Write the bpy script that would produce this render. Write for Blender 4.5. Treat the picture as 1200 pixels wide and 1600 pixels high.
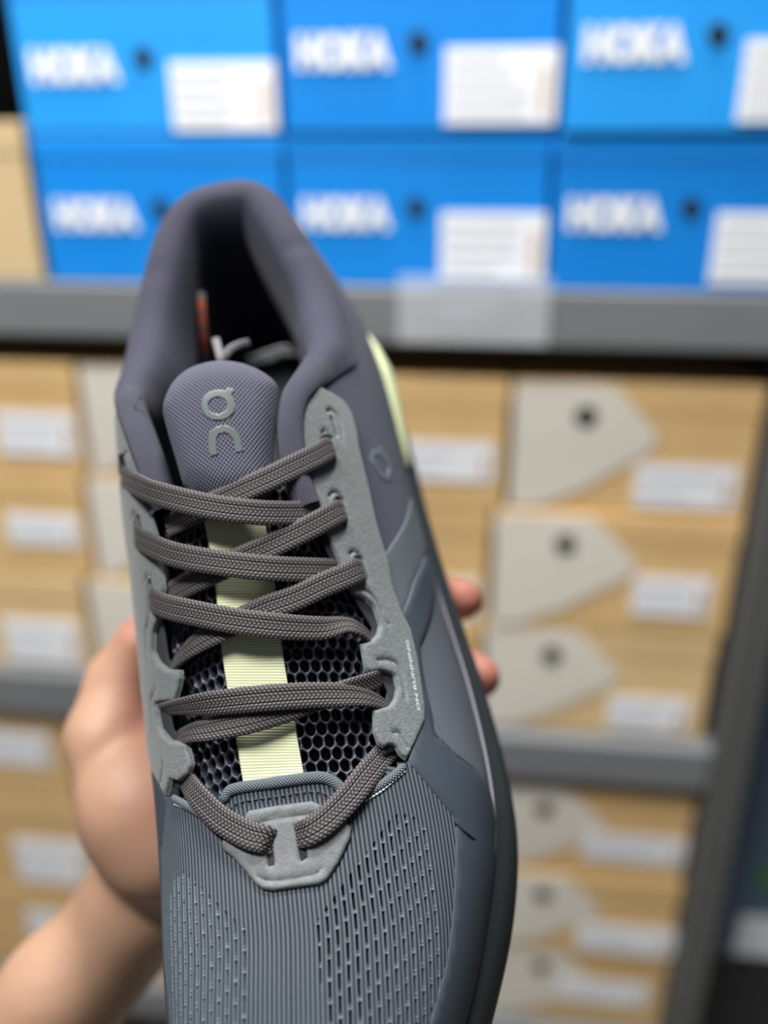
import bpy, bmesh, math, random
import numpy as np
from mathutils import Matrix, Vector
from mathutils.bvhtree import BVHTree
from mathutils.geometry import delaunay_2d_cdt

random.seed(4); rng = np.random.default_rng(4)
for o in list(bpy.data.objects): bpy.data.objects.remove(o)
scn = bpy.context.scene
COL = scn.collection

# ------------------------------------------------------------------ camera, world, lights, exposure
FPX = 1400.0                                   # focal length in pixels of the 1200x1600 frame
PITCH, ROLL = math.radians(24), math.radians(-0.3)
CAM = np.array([0, 0, 1.45])
_up0 = np.array([0, math.sin(PITCH), math.cos(PITCH)]); _rt0 = np.array([1., 0, 0])
FW = np.array([0, math.cos(PITCH), -math.sin(PITCH)])
RT = _rt0*math.cos(ROLL)+_up0*math.sin(ROLL); UP = -_rt0*math.sin(ROLL)+_up0*math.cos(ROLL)
cd = bpy.data.cameras.new('camera'); cam = bpy.data.objects.new('camera', cd); COL.objects.link(cam)
cd.sensor_fit = 'VERTICAL'; cd.sensor_height = 36; cd.lens = 36*FPX/1600; cd.clip_start = .01; cd.clip_end = 30
cam.matrix_world = Matrix([[RT[0], UP[0], -FW[0], CAM[0]], [RT[1], UP[1], -FW[1], CAM[1]], [RT[2], UP[2], -FW[2], CAM[2]], [0, 0, 0, 1]])
cd.dof.use_dof = True; cd.dof.focus_distance = .199; cd.dof.aperture_fstop = cd.lens/6.8
scn.camera = cam
w = bpy.data.worlds.new('World'); scn.world = w; w.use_nodes = True
w.node_tree.nodes['Background'].inputs[0].default_value = (.86, .93, 1, 1)
w.node_tree.nodes['Background'].inputs[1].default_value = .09
scn.view_settings.view_transform = 'Standard'; scn.view_settings.look = 'None'
scn.view_settings.exposure = 0.0; scn.view_settings.gamma = 1; scn.view_settings.use_curve_mapping = False

def area(name, loc, target, sx, sy, watts, color=(1, .98, .95)):
    l = bpy.data.lights.new(name, 'AREA'); l.shape = 'RECTANGLE'; l.size = sx; l.size_y = sy; l.energy = watts; l.color = color
    o = bpy.data.objects.new(name, l); COL.objects.link(o); o.location = loc
    o.rotation_euler = (Vector(target)-Vector(loc)).to_track_quat('-Z', 'Y').to_euler(); return o
area('ceiling_lamp', (.06, .66, 2.75), (0, .30, 1.25), .26, .26, 40)
area('ceiling_lamp', (-.62, .0, 2.75), (-.1, .75, .9), .9, .2, 50)

# ------------------------------------------------------------------ generic helpers
def tag(o, label=None, cat=None, group=None, kind=None):
    if label: o['label'] = label
    if cat: o['category'] = cat
    if group: o['group'] = group
    if kind: o['kind'] = kind
    return o
def empty(name, M=None):
    o = bpy.data.objects.new(name, None); o.empty_display_size = .02; COL.objects.link(o)
    if M is not None: o.matrix_world = M
    return o
def mk(name, verts, faces, mat, parent=None, uv=None, col=None, smooth=True, scale=1.0, M=None):
    me = bpy.data.meshes.new(name)
    V = (np.asarray(verts, float)*scale)
    F = faces.tolist() if isinstance(faces, np.ndarray) else faces
    me.from_pydata(V.tolist(), [], F)
    if smooth: me.polygons.foreach_set('use_smooth', np.ones(len(me.polygons), bool))
    if uv is not None:
        l = me.uv_layers.new(name='UVMap'); idx = np.empty(len(me.loops), int); me.loops.foreach_get('vertex_index', idx)
        l.data.foreach_set('uv', np.asarray(uv, float)[idx].ravel())
    if col is not None:
        a = me.color_attributes.new('Col', 'FLOAT_COLOR', 'POINT')
        c = np.ones((len(V), 4)); c[:, :3] = col; a.data.foreach_set('color', c.ravel())
    me.materials.append(mat); me.update()
    o = bpy.data.objects.new(name, me); COL.objects.link(o)
    if parent: o.parent = parent
    if M is not None: o.matrix_world = M
    return o
def srgb(r, g, b):
    f = lambda c: (c/255/12.92 if c/255 <= .04045 else ((c/255+.055)/1.055)**2.4)
    return (f(r), f(g), f(b))
class NT:
    def __init__(s, m): s.t = m.node_tree; s.n = s.t.nodes; s.l = s.t.links
    def new(s, typ, **kw):
        n = s.n.new(typ)
        for k, v in kw.items(): setattr(n, k, v)
        return n
    def math(s, op, a, b=None):
        n = s.new('ShaderNodeMath', operation=op)
        for i, v in enumerate((a, b)):
            if v is None: continue
            if isinstance(v, (int, float)): n.inputs[i].default_value = v
            else: s.l.new(v, n.inputs[i])
        return n.outputs[0]
def mat(name, color, rough=.6, metal=0, spec=.5, bump=None, bstr=.3, noise=None, sheen=0, attr=False, trans=0, sss=0, emit=None, coat=0, alpha=1):
    """bump: ('noise',scale) ('weave',ku,kv) ('ribs',ku) in UV mm; noise: (scale, amount) colour mottling"""
    m = bpy.data.materials.new(name); m.use_nodes = True; t = NT(m); b = t.n['Principled BSDF']
    b.inputs['Base Color'].default_value = (*color, 1); b.inputs['Roughness'].default_value = rough
    b.inputs['Metallic'].default_value = metal; b.inputs['Specular IOR Level'].default_value = spec
    if sheen: b.inputs['Sheen Weight'].default_value = sheen; b.inputs['Sheen Roughness'].default_value = .4
    if trans: b.inputs['Transmission Weight'].default_value = trans
    if alpha < 1: b.inputs['Alpha'].default_value = alpha
    if coat: b.inputs['Coat Weight'].default_value = coat
    if sss: b.inputs['Subsurface Weight'].default_value = sss; b.inputs['Subsurface Radius'].default_value = (.006, .002, .001); b.inputs['Subsurface Scale'].default_value = 1
    src = None
    if attr:
        a = t.new('ShaderNodeAttribute', attribute_name='Col'); src = a.outputs['Color']; t.l.new(src, b.inputs['Base Color'])
    if noise:
        tc = t.new('ShaderNodeTexCoord'); nz = t.new('ShaderNodeTexNoise'); nz.inputs['Scale'].default_value = noise[0]; nz.inputs['Detail'].default_value = 4
        t.l.new(tc.outputs['Object'], nz.inputs['Vector'])
        mx = t.new('ShaderNodeMix', data_type='RGBA', blend_type='MULTIPLY'); mx.inputs['Factor'].default_value = 1
        r = t.new('ShaderNodeMapRange'); r.inputs[1].default_value = .3; r.inputs[2].default_value = .7; r.inputs[3].default_value = 1-noise[1]; r.inputs[4].default_value = 1+noise[1]
        t.l.new(nz.outputs['Fac'], r.inputs[0]); t.l.new(r.outputs[0], mx.inputs['B'])
        if src: t.l.new(src, mx.inputs['A'])
        else: mx.inputs['A'].default_value = (*color, 1)
        t.l.new(mx.outputs['Result'], b.inputs['Base Color'])
    if bump:
        bp = t.new('ShaderNodeBump'); bp.inputs['Strength'].default_value = bstr
        if bump[0] == 'noise':
            tc = t.new('ShaderNodeTexCoord'); nz = t.new('ShaderNodeTexNoise'); nz.inputs['Scale'].default_value = bump[1]; nz.inputs['Detail'].default_value = 5
            t.l.new(tc.outputs['Object'], nz.inputs['Vector']); h = nz.outputs['Fac']; bp.inputs['Distance'].default_value = .0004
        else:
            uv = t.new('ShaderNodeUVMap'); sp = t.new('ShaderNodeSeparateXYZ'); t.l.new(uv.outputs[0], sp.inputs[0]); U, V = sp.outputs[0], sp.outputs[1]
            bp.inputs['Distance'].default_value = .0003
            if bump[0] == 'weave':
                su = t.math('SINE', t.math('MULTIPLY', U, 2*math.pi/bump[1])); sv = t.math('SINE', t.math('MULTIPLY', V, 2*math.pi/bump[2])); h = t.math('MULTIPLY', su, sv)
                if len(bump) > 3:      # colour brighter on the thread tops, darker in the gaps, following the weave height
                    r = t.new('ShaderNodeMapRange'); r.inputs[1].default_value = -.6; r.inputs[2].default_value = .9; r.inputs[3].default_value = 1-bump[3]; r.inputs[4].default_value = 1+bump[3]
                    t.l.new(h, r.inputs[0]); mx = t.new('ShaderNodeMix', data_type='RGBA', blend_type='MULTIPLY'); mx.inputs['Factor'].default_value = 1
                    mx.inputs['A'].default_value = (*color, 1); t.l.new(r.outputs[0], mx.inputs['B']); t.l.new(mx.outputs['Result'], b.inputs['Base Color'])
            elif bump[0] == 'ribs':
                q = t.math('ADD', t.math('MULTIPLY', U, bump[1]), t.math('MULTIPLY', V, bump[2])); h = t.math('SINE', q)
                if len(bump) > 3:
                    r = t.new('ShaderNodeMapRange'); r.inputs[1].default_value = -1; r.inputs[2].default_value = 1; r.inputs[3].default_value = 1-bump[3]; r.inputs[4].default_value = 1+bump[3]
                    t.l.new(h, r.inputs[0]); mx = t.new('ShaderNodeMix', data_type='RGBA', blend_type='MULTIPLY'); mx.inputs['Factor'].default_value = 1
                    mx.inputs['A'].default_value = (*color, 1); t.l.new(r.outputs[0], mx.inputs['B']); t.l.new(mx.outputs['Result'], b.inputs['Base Color'])
        t.l.new(h, bp.inputs['Height']); t.l.new(bp.outputs[0], b.inputs['Normal'])
    return m

# ------------------------------------------------------------------ background: shelving in its own frame
YAW = math.radians(7); DSH = .80
ES = np.array([math.cos(YAW), -math.sin(YAW), 0]); EN = np.array([math.sin(YAW), math.cos(YAW), 0]); EZ = np.array([0, 0, 1.])
def shM(s, h, off=0.0, turn=0.0):              # s, h in mm along/above, off in mm behind the front plane
    p = CAM+ES*s/1000+EN*(DSH+off/1000)+EZ*h/1000
    m = Matrix([[ES[0], EN[0], 0, p[0]], [ES[1], EN[1], 0, p[1]], [0, 0, 1, p[2]], [0, 0, 0, 1]])
    return m @ Matrix.Rotation(turn, 4, 'Z')
def box_vf(x0, x1, y0, y1, z0, z1, bev=0.0):
    bm = bmesh.new(); bmesh.ops.create_cube(bm, size=1)
    for v in bm.verts: v.co = ((x0+x1)/2+v.co.x*(x1-x0), (y0+y1)/2+v.co.y*(y1-y0), (z0+z1)/2+v.co.z*(z1-z0))
    if bev: bmesh.ops.bevel(bm, geom=list(bm.edges), offset=bev, segments=2, affect='EDGES', profile=.5)
    V = np.array([v.co for v in bm.verts]); F = [[v.index for v in f.verts] for f in bm.faces]; bm.free(); return V, F
def boxo(name, dims, mt, parent=None, bev=1.0, M=None, smooth=False):
    V, F = box_vf(*dims, bev=bev); return mk(name, V, F, mt, parent, smooth=smooth, scale=.001, M=M)
def text_vf(s, size=1.0, bold=0.0, extrude=0.0):
    c = bpy.data.curves.new('t', 'FONT'); c.body = s; c.size = size; c.offset = bold; c.extrude = extrude; c.align_x = 'CENTER'; c.align_y = 'CENTER'; c.resolution_u = 3
    o = bpy.data.objects.new('t', c); COL.objects.link(o); dg = bpy.context.evaluated_depsgraph_get(); dg.update()
    me = o.evaluated_get(dg).to_mesh(); V = np.array([v.co for v in me.vertices]); F = [list(p.vertices) for p in me.polygons]
    o.evaluated_get(dg).to_mesh_clear(); bpy.data.objects.remove(o); bpy.data.curves.remove(c)
    return V, F

m_steel = mat('shelf_grey_paint', srgb(118, 121, 124), .45, spec=.4, noise=(6, .05))
m_post = mat('upright_grey_paint', srgb(84, 86, 86), .5, noise=(5, .06))
m_dark = mat('dark_back_panel', srgb(38, 38, 42), .8)
m_floor = mat('grey_floor', srgb(150, 146, 140), .5, noise=(3, .08))
m_blue = mat('blue_card', srgb(2, 134, 226), .5, noise=(4, .06))
m_blue2 = mat('lighter_blue_card', srgb(30, 154, 240), .5, noise=(4, .06))
m_blued = mat('deep_blue_card', srgb(2, 130, 222), .5, noise=(4, .06))
m_white = mat('white_print', srgb(236, 240, 244), .5)
m_label = mat('paper_label', srgb(240, 243, 248), .55)
m_ink = mat('grey_ink', srgb(186, 189, 202), .6)
m_ink2 = mat('brown_ink', srgb(196, 160, 130), .6)
m_black = mat('black_hole', srgb(12, 14, 18), .9)
m_kraft = mat('kraft_card', srgb(220, 184, 128), .7, noise=(7, .08))
m_kraft2 = mat('pale_kraft_card', srgb(224, 194, 144), .7, noise=(7, .07))
m_greige = mat('greige_print', srgb(224, 219, 208), .6, noise=(6, .05))
m_peach = mat('peach_card', srgb(202, 178, 136), .7, noise=(6, .05))
m_slate = mat('slate_blue_card', srgb(70, 96, 122), .6)
m_green = mat('green_print', srgb(70, 120, 50), .6)
m_clear = mat('clear_plastic', (.9, .95, 1), .15, alpha=.24)

floor = boxo('floor', (-3500, 3500, -3500, 1500, -1470, -1450), m_floor, None, 0, shM(0, 0)); tag(floor, kind='structure', label='grey shop floor below the shelving')
wall = boxo('wall_back', (-3500, 3500, 760, 800, -1450, 1600), m_dark, None, 0, shM(0, 0)); tag(wall, kind='structure', label='dark wall behind the shelving')

unit = tag(empty('shelf_unit', shM(0, -1450)), 'grey steel shelving unit filled with stacked shoe boxes', 'shelf')
def su(name, dims, mt, bev=1.5): return boxo(name, (dims[0], dims[1], dims[2], dims[3], dims[4]+1450, dims[5]+1450), mt, unit, bev)
su('shelf_board', (-1500, 290, 0, 380, -158, -141), m_steel); su('shelf_lip', (-1500, 290, -9, -1, -190, -140), m_steel, 3)
su('shelf_board', (-262, 250, 0, 380, -632, -614), m_steel); su('shelf_lip', (-262, 250, -9, -1, -668, -613), m_steel, 3)
su('shelf_board', (-1500, -266, 0, 380, -592, -574), m_steel); su('shelf_lip', (-1500, -266, -9, -1, -630, -573), m_steel, 3)
su('shelf_board', (-1500, 250, 0, 380, -1088, -1070), m_steel); su('shelf_lip', (-1500, 250, -9, -1, -1125, -1069), m_steel, 3)
su('shelf_board', (-1500, 250, 0, 380, 300, 318), m_steel); su('shelf_lip', (-1500, 250, -9, -1, 270, 319), m_steel, 3)
su('back_panel', (-1500, 250, 381, 386, -1450, 420), m_dark)
su('upright', (251, 288, -14, 400, -1450, -192), m_post, 3)
su('upright', (-266, -262, 30, 400, -1450, -200), m_post, 1)

def disc(name, x, z, r, y, mt, parent, dep=1.2):
    n = 28; a = np.linspace(0, 2*np.pi, n, endpoint=False)
    V = [(x+r*math.cos(t), y-dep, z+r*math.sin(t)) for t in a]+[(x+r*math.cos(t), y+.3, z+r*math.sin(t)) for t in a]
    F = [list(range(n))[::-1]]+[[i, (i+1) % n, n+(i+1) % n, n+i] for i in range(n)]
    return mk(name, V, F, mt, parent, smooth=False, scale=.001)
def flat_text(name, s, x, z, wid, hgt, mt, parent, y=-1.0, bold=.03):
    V, F = text_vf(s, 1, bold, .02); c = (V.max(0)+V.min(0))/2; sz = V.max(0)-V.min(0); V = V-c
    P = np.stack([x+V[:, 0]/sz[0]*wid, y+V[:, 2]*-8, z+V[:, 1]/sz[1]*hgt], 1)
    return mk(name, P, F, mt, parent, smooth=False, scale=.001)
def label_part(parent, x0, x1, z0, z1, y=-.6, rows=3, slant=0):
    V, F = box_vf(x0, x1, y-.5, y+.6, z0, z1, 0); V[:, 2] += (V[:, 0]-x0)*slant
    lb = mk('paper_label', V, F, m_label, parent, smooth=False, scale=.001)
    for i in range(rows):
        zz = z1-(i+.7)*(z1-z0)/(rows+.4); ww = (x1-x0)*random.uniform(.45, .75)
        V, F = box_vf(x0+4, x0+4+ww, y-.9, y-.4, zz-1.5, zz+1.5, 0); V[:, 2] += (V[:, 0]-x0)*slant
        mk('print_line', V, F, m_ink, lb, smooth=False, scale=.001)
    V, F = box_vf(x1-12, x1-7, y-.9, y-.4, z0+6, z1-14, 0); mk('print_bar', V, F, m_ink2, lb, smooth=False, scale=.001)
    return lb
def shoe_box(s0, s1, h0, h1, off, mt, depth=330, lid=26, turn=0):
    W = s1-s0; H = h1-h0
    t = empty('shoe_box', shM(s0, h0, off, turn))
    boxo('box_body', (1.2, W-1.2, 1, depth-1, 0, H-lid), mt, t, .8); boxo('box_lid', (0, W, 0, depth, H-lid+.6, H-.6), mt, t, 1.2)
    return t
def blue_box(s0, h0, off, mt, label, lab=True, lz=0, W=224):
    t = shoe_box(s0, s0+W, h0, h0+123, off, mt, lid=20); tag(t, label, 'shoe box', 'blue shoe boxes on the upper shelf')
    flat_text('logo', 'HOKA', 52, 60+lz, 78, 27, m_white, t, bold=.07); disc('finger_hole', 112, 66+lz, 7.5, 0, m_black, t)
    if lab: label_part(t, 134, 223 if lab is True else lab, 6+lz*.5, 62+lz, rows=4)
    return t
U1, U2 = -14.5, -139.5
blue_box(-410, U1, 2, m_blue2, 'light blue shoe box at the left end of the upper blue row', lz=-8)
blue_box(-181, U1, 0, m_blue, 'blue shoe box in the middle of the upper blue row', lz=0)
blue_box(47, U1, -10, m_blue2, 'bright blue shoe box at the right end of the upper blue row', lab=200, lz=2)
blue_box(-408, U2, 2, m_blue, 'blue shoe box lower left, partly hidden by the shoe heel', lz=-2)
blue_box(-182, U2, 4, m_blue, 'blue shoe box of the lower row above the clear price holder', lz=0)
blue_box(44.5, U2, -4, m_blued, 'deep blue shoe box at the right end of the lower blue row', lab=205, lz=2)
t = shoe_box(-640, -415, -139.5, -6, 4, m_peach); tag(t, 'plain tan shoe box left of the blue boxes', 'shoe box')
t = tag(empty('price_holder', shM(-83, -186, -14)), 'clear plastic price holder hanging on the upper shelf edge', 'price holder')
boxo('clear_sleeve', (0, 131, 0, 2, 0, 58), m_clear, t, .5); lb = boxo('price_card', (30, 100, 2.4, 3, 14, 46), m_steel, t, 0)
for k in range(3): boxo('print_line', (36, 70+10*k, 2.0, 2.3, 20+8*k, 23+8*k), m_ink, lb, 0)

def print_poly(parent, pts, mt, y=-.5, name='printed_panel'):
    n = len(pts); V = [(a, y-.4, b) for a, b in pts]+[(a, y+.7, b) for a, b in pts]
    F = [list(range(n))]+[[(i+1) % n, i, n+i, n+(i+1) % n] for i in range(n)]
    return mk(name, V, F, mt, parent, smooth=False, scale=.001)
def kraft_box(s0, s1, h0, h1, off, label, mt=None, design=False, lab=None, turn=0, hole=True):
    t = shoe_box(s0, s1, h0, h1, off+6, mt or m_kraft, lid=30, turn=turn); tag(t, label, 'shoe box', 'brown card shoe boxes on the lower shelves'); W = s1-s0; H = h1-h0
    if design:
        print_poly(t, [(1.5, 3), (W*.12, 3), (W*.30, H*.17), (W*.58, H*.5), (W*.60, H*.62), (W*.40, H*.98), (1.5, H*.98)], m_greige)
        if hole: disc('finger_hole', W*.30, H-33, 10, -1, m_black, t)
    if lab: label_part(t, *lab, y=-1.2, rows=2)
    return t
R = [(-612, -484), (-483, -354), (-353, -224)]
kraft_box(22, 246, *R[2], 4, 'printed kraft shoe box, topmost beside the grey upright', design=True, lab=(118, 212, 8, 52))
kraft_box(10, 244, *R[1], 0, 'printed kraft shoe box second from top beside the upright', design=True, lab=(140, 214, 22, 66))
kraft_box(6, 240, *R[0], 2, 'pale printed kraft shoe box on the middle shelf beside the upright', mt=m_kraft2, design=True, lab=(134, 216, 8, 50))
kraft_box(-215, 18, *R[2], 0, 'plain kraft shoe box with wide white label right of the shoe collar', lab=(118, 222, 28, 68))
kraft_box(-225, 6, *R[1], 2, 'plain kraft shoe box second in its stack right of the shoe', lab=(170, 222, 2, 50))
kraft_box(-232, 2, *R[0], 0, 'plain kraft shoe box behind the two fingertips', lab=(120, 200, 20, 60))
Q = [(-573, -456), (-455, -338), (-337, -220)]
kraft_box(-640, -402, *Q[2], 0, 'kraft shoe box with big white label, topmost at the left edge', lab=(150, 232, 22, 68))
kraft_box(-650, -412, *Q[1], 0, 'kraft shoe box with white label, second from top at the left', lab=(150, 230, 38, 74))
kraft_box(-668, -430, *Q[0], 0, 'kraft shoe box with white label above the left lower shelf', mt=m_kraft2, lab=(140, 228, 6, 62))
kraft_box(-400, -268, *Q[2], 6, 'greige printed shoe box, top left, tucked behind the shoe', design=True, hole=False)
kraft_box(-408, -268, *Q[1], 4, 'greige printed shoe box in the second row behind the shoe', design=True, hole=False)
kraft_box(-424, -268, *Q[0], 2, 'greige printed shoe box just above the hand', design=True, hole=False)
R2 = [(-1069, -942), (-941, -817), (-816, -690)]
kraft_box(12, 246, *R2[2], 2, 'printed kraft shoe box, topmost below the middle shelf by the upright', design=True, lab=(118, 232, 26, 66))
kraft_box(22, 247, *R2[1], 0, 'printed kraft shoe box second down in the bottom right stack', design=True, lab=(112, 226, 8, 52))
kraft_box(30, 248, *R2[0], 4, 'printed kraft shoe box lowest in the bottom right stack', design=True, lab=(90, 200, 40, 80))
kraft_box(-225, 8, *R2[2], 0, 'kraft shoe box under the middle shelf close behind the shoe sole', design=True, lab=(140, 210, 26, 60))
kraft_box(-220, 18, *R2[1], 2, 'kraft shoe box low behind the shoe sole, second of its stack', design=True, lab=(140, 210, 26, 60))
kraft_box(-214, 26, *R2[0], 2, 'kraft shoe box at the bottom behind the toe of the shoe', design=True, lab=(140, 210, 26, 60))
Q2 = [(-1069, -925), (-924, -778), (-777, -642)]
kraft_box(-700, -480, *Q2[2], 0, 'kraft shoe box below the left shelf beside the wrist', lab=(120, 200, 60, 110))
kraft_box(-705, -470, *Q2[1], 0, 'kraft shoe box with pale label left of the forearm', lab=(130, 228, 18, 90), mt=m_kraft)
kraft_box(-710, -468, *Q2[0], 0, 'kraft shoe box lowest at the left edge behind the forearm', lab=(130, 210, 60, 110))
kraft_box(-478, -268, *Q2[2], 3, 'printed shoe box under the left shelf behind the hand', design=True)
kraft_box(-468, -268, *Q2[1], 3, 'printed shoe box behind the forearm, second of its stack', design=True)
kraft_box(-466, -268, *Q2[0], 3, 'printed shoe box at the bottom behind the wrist', design=True)
# next bay right of the upright
unit2 = tag(empty('shelf_unit', shM(330, -1450)), 'dark shelving bay at the right edge beyond the upright', 'shelf')
boxo('shelf_board', (0, 500, 60, 400, 280, 300), m_dark, unit2, 1); boxo('shelf_board', (0, 500, 60, 400, 1240, 1260), m_dark, unit2, 1); boxo('side_panel', (-38, -34, 40, 400, 0, 1800), m_dark, unit2, .5)
t = shoe_box(302, 560, -1149, -985, 62, m_dark); tag(t, 'dark shoe box at the bottom right corner', 'shoe box')
t = shoe_box(302, 560, -984, -560, 60, m_slate); tag(t, 'tall slate blue carton right of the upright', 'carton')
label_part(t, 36, 140, 6, 72, rows=3); boxo('green_print', (50, 120, -1.6, 0, 120, 158), m_green, t, 0)
t = shoe_box(302, 560, -559, -220, 90, m_dark); tag(t, 'dark carton high at the right edge beyond the upright', 'carton')

# ------------------------------------------------------------------ shoe frame and last (all in mm: x right, y toe to heel, z up from the sole)
def rod(r):
    r = np.array(r, float); t = np.linalg.norm(r); k = r/t; K = np.array([[0, -k[2], k[1]], [k[2], 0, -k[0]], [-k[1], k[0], 0]])
    return np.eye(3)+np.sin(t)*K+(1-np.cos(t))*K@K
RS = rod([.70, .085, .16]) @ np.diag([1, 1, -1.]); TS = np.array([-22.5, -37.4, 240.]); C0 = np.array([0, 150, 50.])
EYE = C0-RS.T@TS                               # the viewpoint seen from the shoe: used to measure the photograph
BW = np.stack([RT, UP, FW], 1)
_A = BW@RS; _loc = CAM+(BW@(TS-RS@C0))/1000
M_SHOE = Matrix([[*_A[0], _loc[0]], [*_A[1], _loc[1]], [*_A[2], _loc[2]], [0, 0, 0, 1]])
def pray(px, py): d = RS.T@np.array([(px-600)/FPX, -(py-800)/FPX, 1.]); return d/np.linalg.norm(d)
def atz(px, py, z): d = pray(px, py); return EYE+d*(z-EYE[2])/d[2]
ST = np.array([
[24, -12, -9, 30, 32, -10.5, .9, .9, .9], [26, -18, -3, 30, 38, -10, .9, .9, .9], [30, -24, 3, 30, 43, -9.5, .9, .9, .9],
[38, -29.5, 11, 30, 48, -8.5, .88, .88, .9], [50, -33.5, 20.5, 29.5, 52, -7, .88, .86, .9], [65, -36.5, 29, 29, 55.5, -5.5, .88, .84, .9],
[80, -38.5, 35.5, 29, 58.5, -4.5, .88, .84, .9], [95, -39.5, 40.5, 29, 62, -4.5, .89, .84, .92], [110, -40.5, 43, 29.5, 67.5, -5, .9, .88, .95],
[130, -42.5, 42.5, 30, 77.5, -5.5, .92, .95, 1.0], [150, -44, 41, 31, 89, -6, .9, 1.0, 1.02], [170, -45, 40, 32, 101, -6, .84, 1.04, 1.02],
[190, -46, 38.5, 33, 112.5, -6, .78, 1.08, 1.0], [210, -46, 37.5, 34, 119, -6.5, .7, 1.12, .98], [230, -44.5, 37, 35, 121, -6.5, .7, 1.22, .96],
[250, -42.5, 36, 36, 122, -6, .72, 1.34, .95], [268, -38.5, 32.5, 37, 122, -5, .74, 1.36, .95], [280, -34.5, 25.5, 37, 122, -4.5, .76, 1.2, .95],
[286, -28, 18, 37, 122, -4.5, .8, 1, .95], [289, -20, 9, 37, 122, -5, .85, .95, .95], [290, -12, 2, 37, 122, -5, .9, .9, .95]], float)
def cr(ys, col):
    x = ST[:, 0]; y = ST[:, col]; h = np.diff(x); d = np.diff(y)/h; m = np.zeros_like(y); m[0] = d[0]; m[-1] = d[-1]
    for i in range(1, len(y)-1): m[i] = 0 if d[i-1]*d[i] <= 0 else 3*(h[i-1]+h[i])/((2*h[i]+h[i-1])/d[i-1]+(h[i]+2*h[i-1])/d[i])
    k = np.clip(np.searchsorted(x, ys, side='right')-1, 0, len(x)-2); t = (ys-x[k])/h[k]
    return (2*t**3-3*t**2+1)*y[k]+(t**3-2*t**2+t)*h[k]*m[k]+(-2*t**3+3*t**2)*y[k+1]+(t**3-t**2)*h[k]*m[k+1]
def surf(u, ys):
    xL, xR, zf, zt, xt, eL, eR, e2 = [cr(ys, i) for i in range(1, 9)]
    th = np.pi*u; c = np.cos(th); s = np.clip(np.sin(th), 0, 1); wd = np.where(c > 0, xt-xL, xR-xt); e1 = np.where(c > 0, eL, eR)
    return np.stack([xt-np.sign(c)*wd*np.abs(c)**e1, ys, zf+(zt-zf)*s**e2], -1)
def zc(y): return np.interp(y, [190, 205, 220, 235, 250, 265, 280, 290], [103, 99, 93, 90, 92, 98, 104, 107])
NU = 241; UG = np.linspace(0, 1, NU); VG = np.arange(24, 290.01, .5); NV = len(VG)
_u, _v = np.meshgrid(UG, VG); GRID = surf(_u.ravel(), _v.ravel()).reshape(NV, NU, 3)
_seg = np.linalg.norm(np.diff(GRID, axis=1), axis=2); ARC = np.concatenate([np.zeros((NV, 1)), np.cumsum(_seg, 1)], 1); ARC -= ARC[:, NU//2:NU//2+1]
def UtoU(U, V):                                # arc length from the ridge -> section parameter
    V = np.clip(V, 24, 289.99); k = np.clip(((V-24)/.5).astype(int), 0, NV-2); t = (V-VG[k])/.5; out = np.empty(len(U))
    for a in range(0, len(U), 20000):
        sl = slice(a, a+20000); tab = ARC[k[sl]]*(1-t[sl, None])+ARC[k[sl]+1]*t[sl, None]
        i = np.clip((tab < U[sl, None]).sum(1)-1, 0, NU-2); r = np.arange(len(i)); lo = tab[r, i]; hi = tab[r, i+1]
        out[sl] = (i+np.clip((U[sl]-lo)/np.maximum(hi-lo, 1e-6), 0, 1))/(NU-1)
    return out
def nrm(v): return v/np.maximum(np.linalg.norm(v, axis=-1, keepdims=True), 1e-9)
def ev(U, V):                                  # point and outward normal on the last
    U = np.asarray(U, float); V = np.clip(np.asarray(V, float), 24.01, 289.9); u = np.clip(UtoU(U, V), .004, .996); e = .004
    P = surf(u, V); du = surf(np.clip(u+e, 0, 1), V)-surf(np.clip(u-e, 0, 1), V); dv = surf(u, np.clip(V+.5, 24, 290))-surf(u, np.clip(V-.5, 24, 290))
    return P, nrm(np.cross(du, dv))
def off(U, V, h): P, n = ev(U, V); return P+n*np.asarray(h)[..., None]
_q = []
for j in range(NV-1):
    for i in range(NU-1):
        a = j*NU+i; _q.append((a, a+1, a+NU+1)); _q.append((a, a+NU+1, a+NU))
BV = BVHTree.FromPolygons([tuple(p) for p in GRID.reshape(-1, 3)], _q)
_UV = np.stack([ARC.ravel(), np.repeat(VG, NU)], 1)
def cast(px, py, bvh=None):
    loc, n, idx, dist = (bvh or BV).ray_cast(Vector(EYE), Vector(pray(px, py)))
    return (None if loc is None else (np.array(loc), idx))
def px2uv(px, py):
    ext = 0; x = px
    while True:
        r = cast(x, py)
        if r is not None and not (r[0][1] > 285): break
        x += 1 if px < 430 else -1; ext += 1
        if ext > 300: raise Exception('miss %s %s' % (px, py))
    loc, idx = r; f = _q[idx]; P = GRID.reshape(-1, 3)[list(f)]; A = np.stack([P[1]-P[0], P[2]-P[0]], 1); b = np.linalg.lstsq(A, loc-P[0], rcond=None)[0]
    uv = _UV[f[0]]+(_UV[f[1]]-_UV[f[0]])*b[0]+(_UV[f[2]]-_UV[f[0]])*b[1]
    return np.array([uv[0]+(-1 if px < 430 else 1)*ext*.35, uv[1]])
def uvs(pts): return np.array([px2uv(*p) for p in pts])
def at(px, py, h):                             # point h above the last, seen at that pixel
    uv = px2uv(px, py); P, n = ev(uv[:1], uv[1:]); P = P[0]; n = n[0]; d = -nrm(EYE-P); return P-d*h/max(.35, -(d@n)), n

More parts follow.
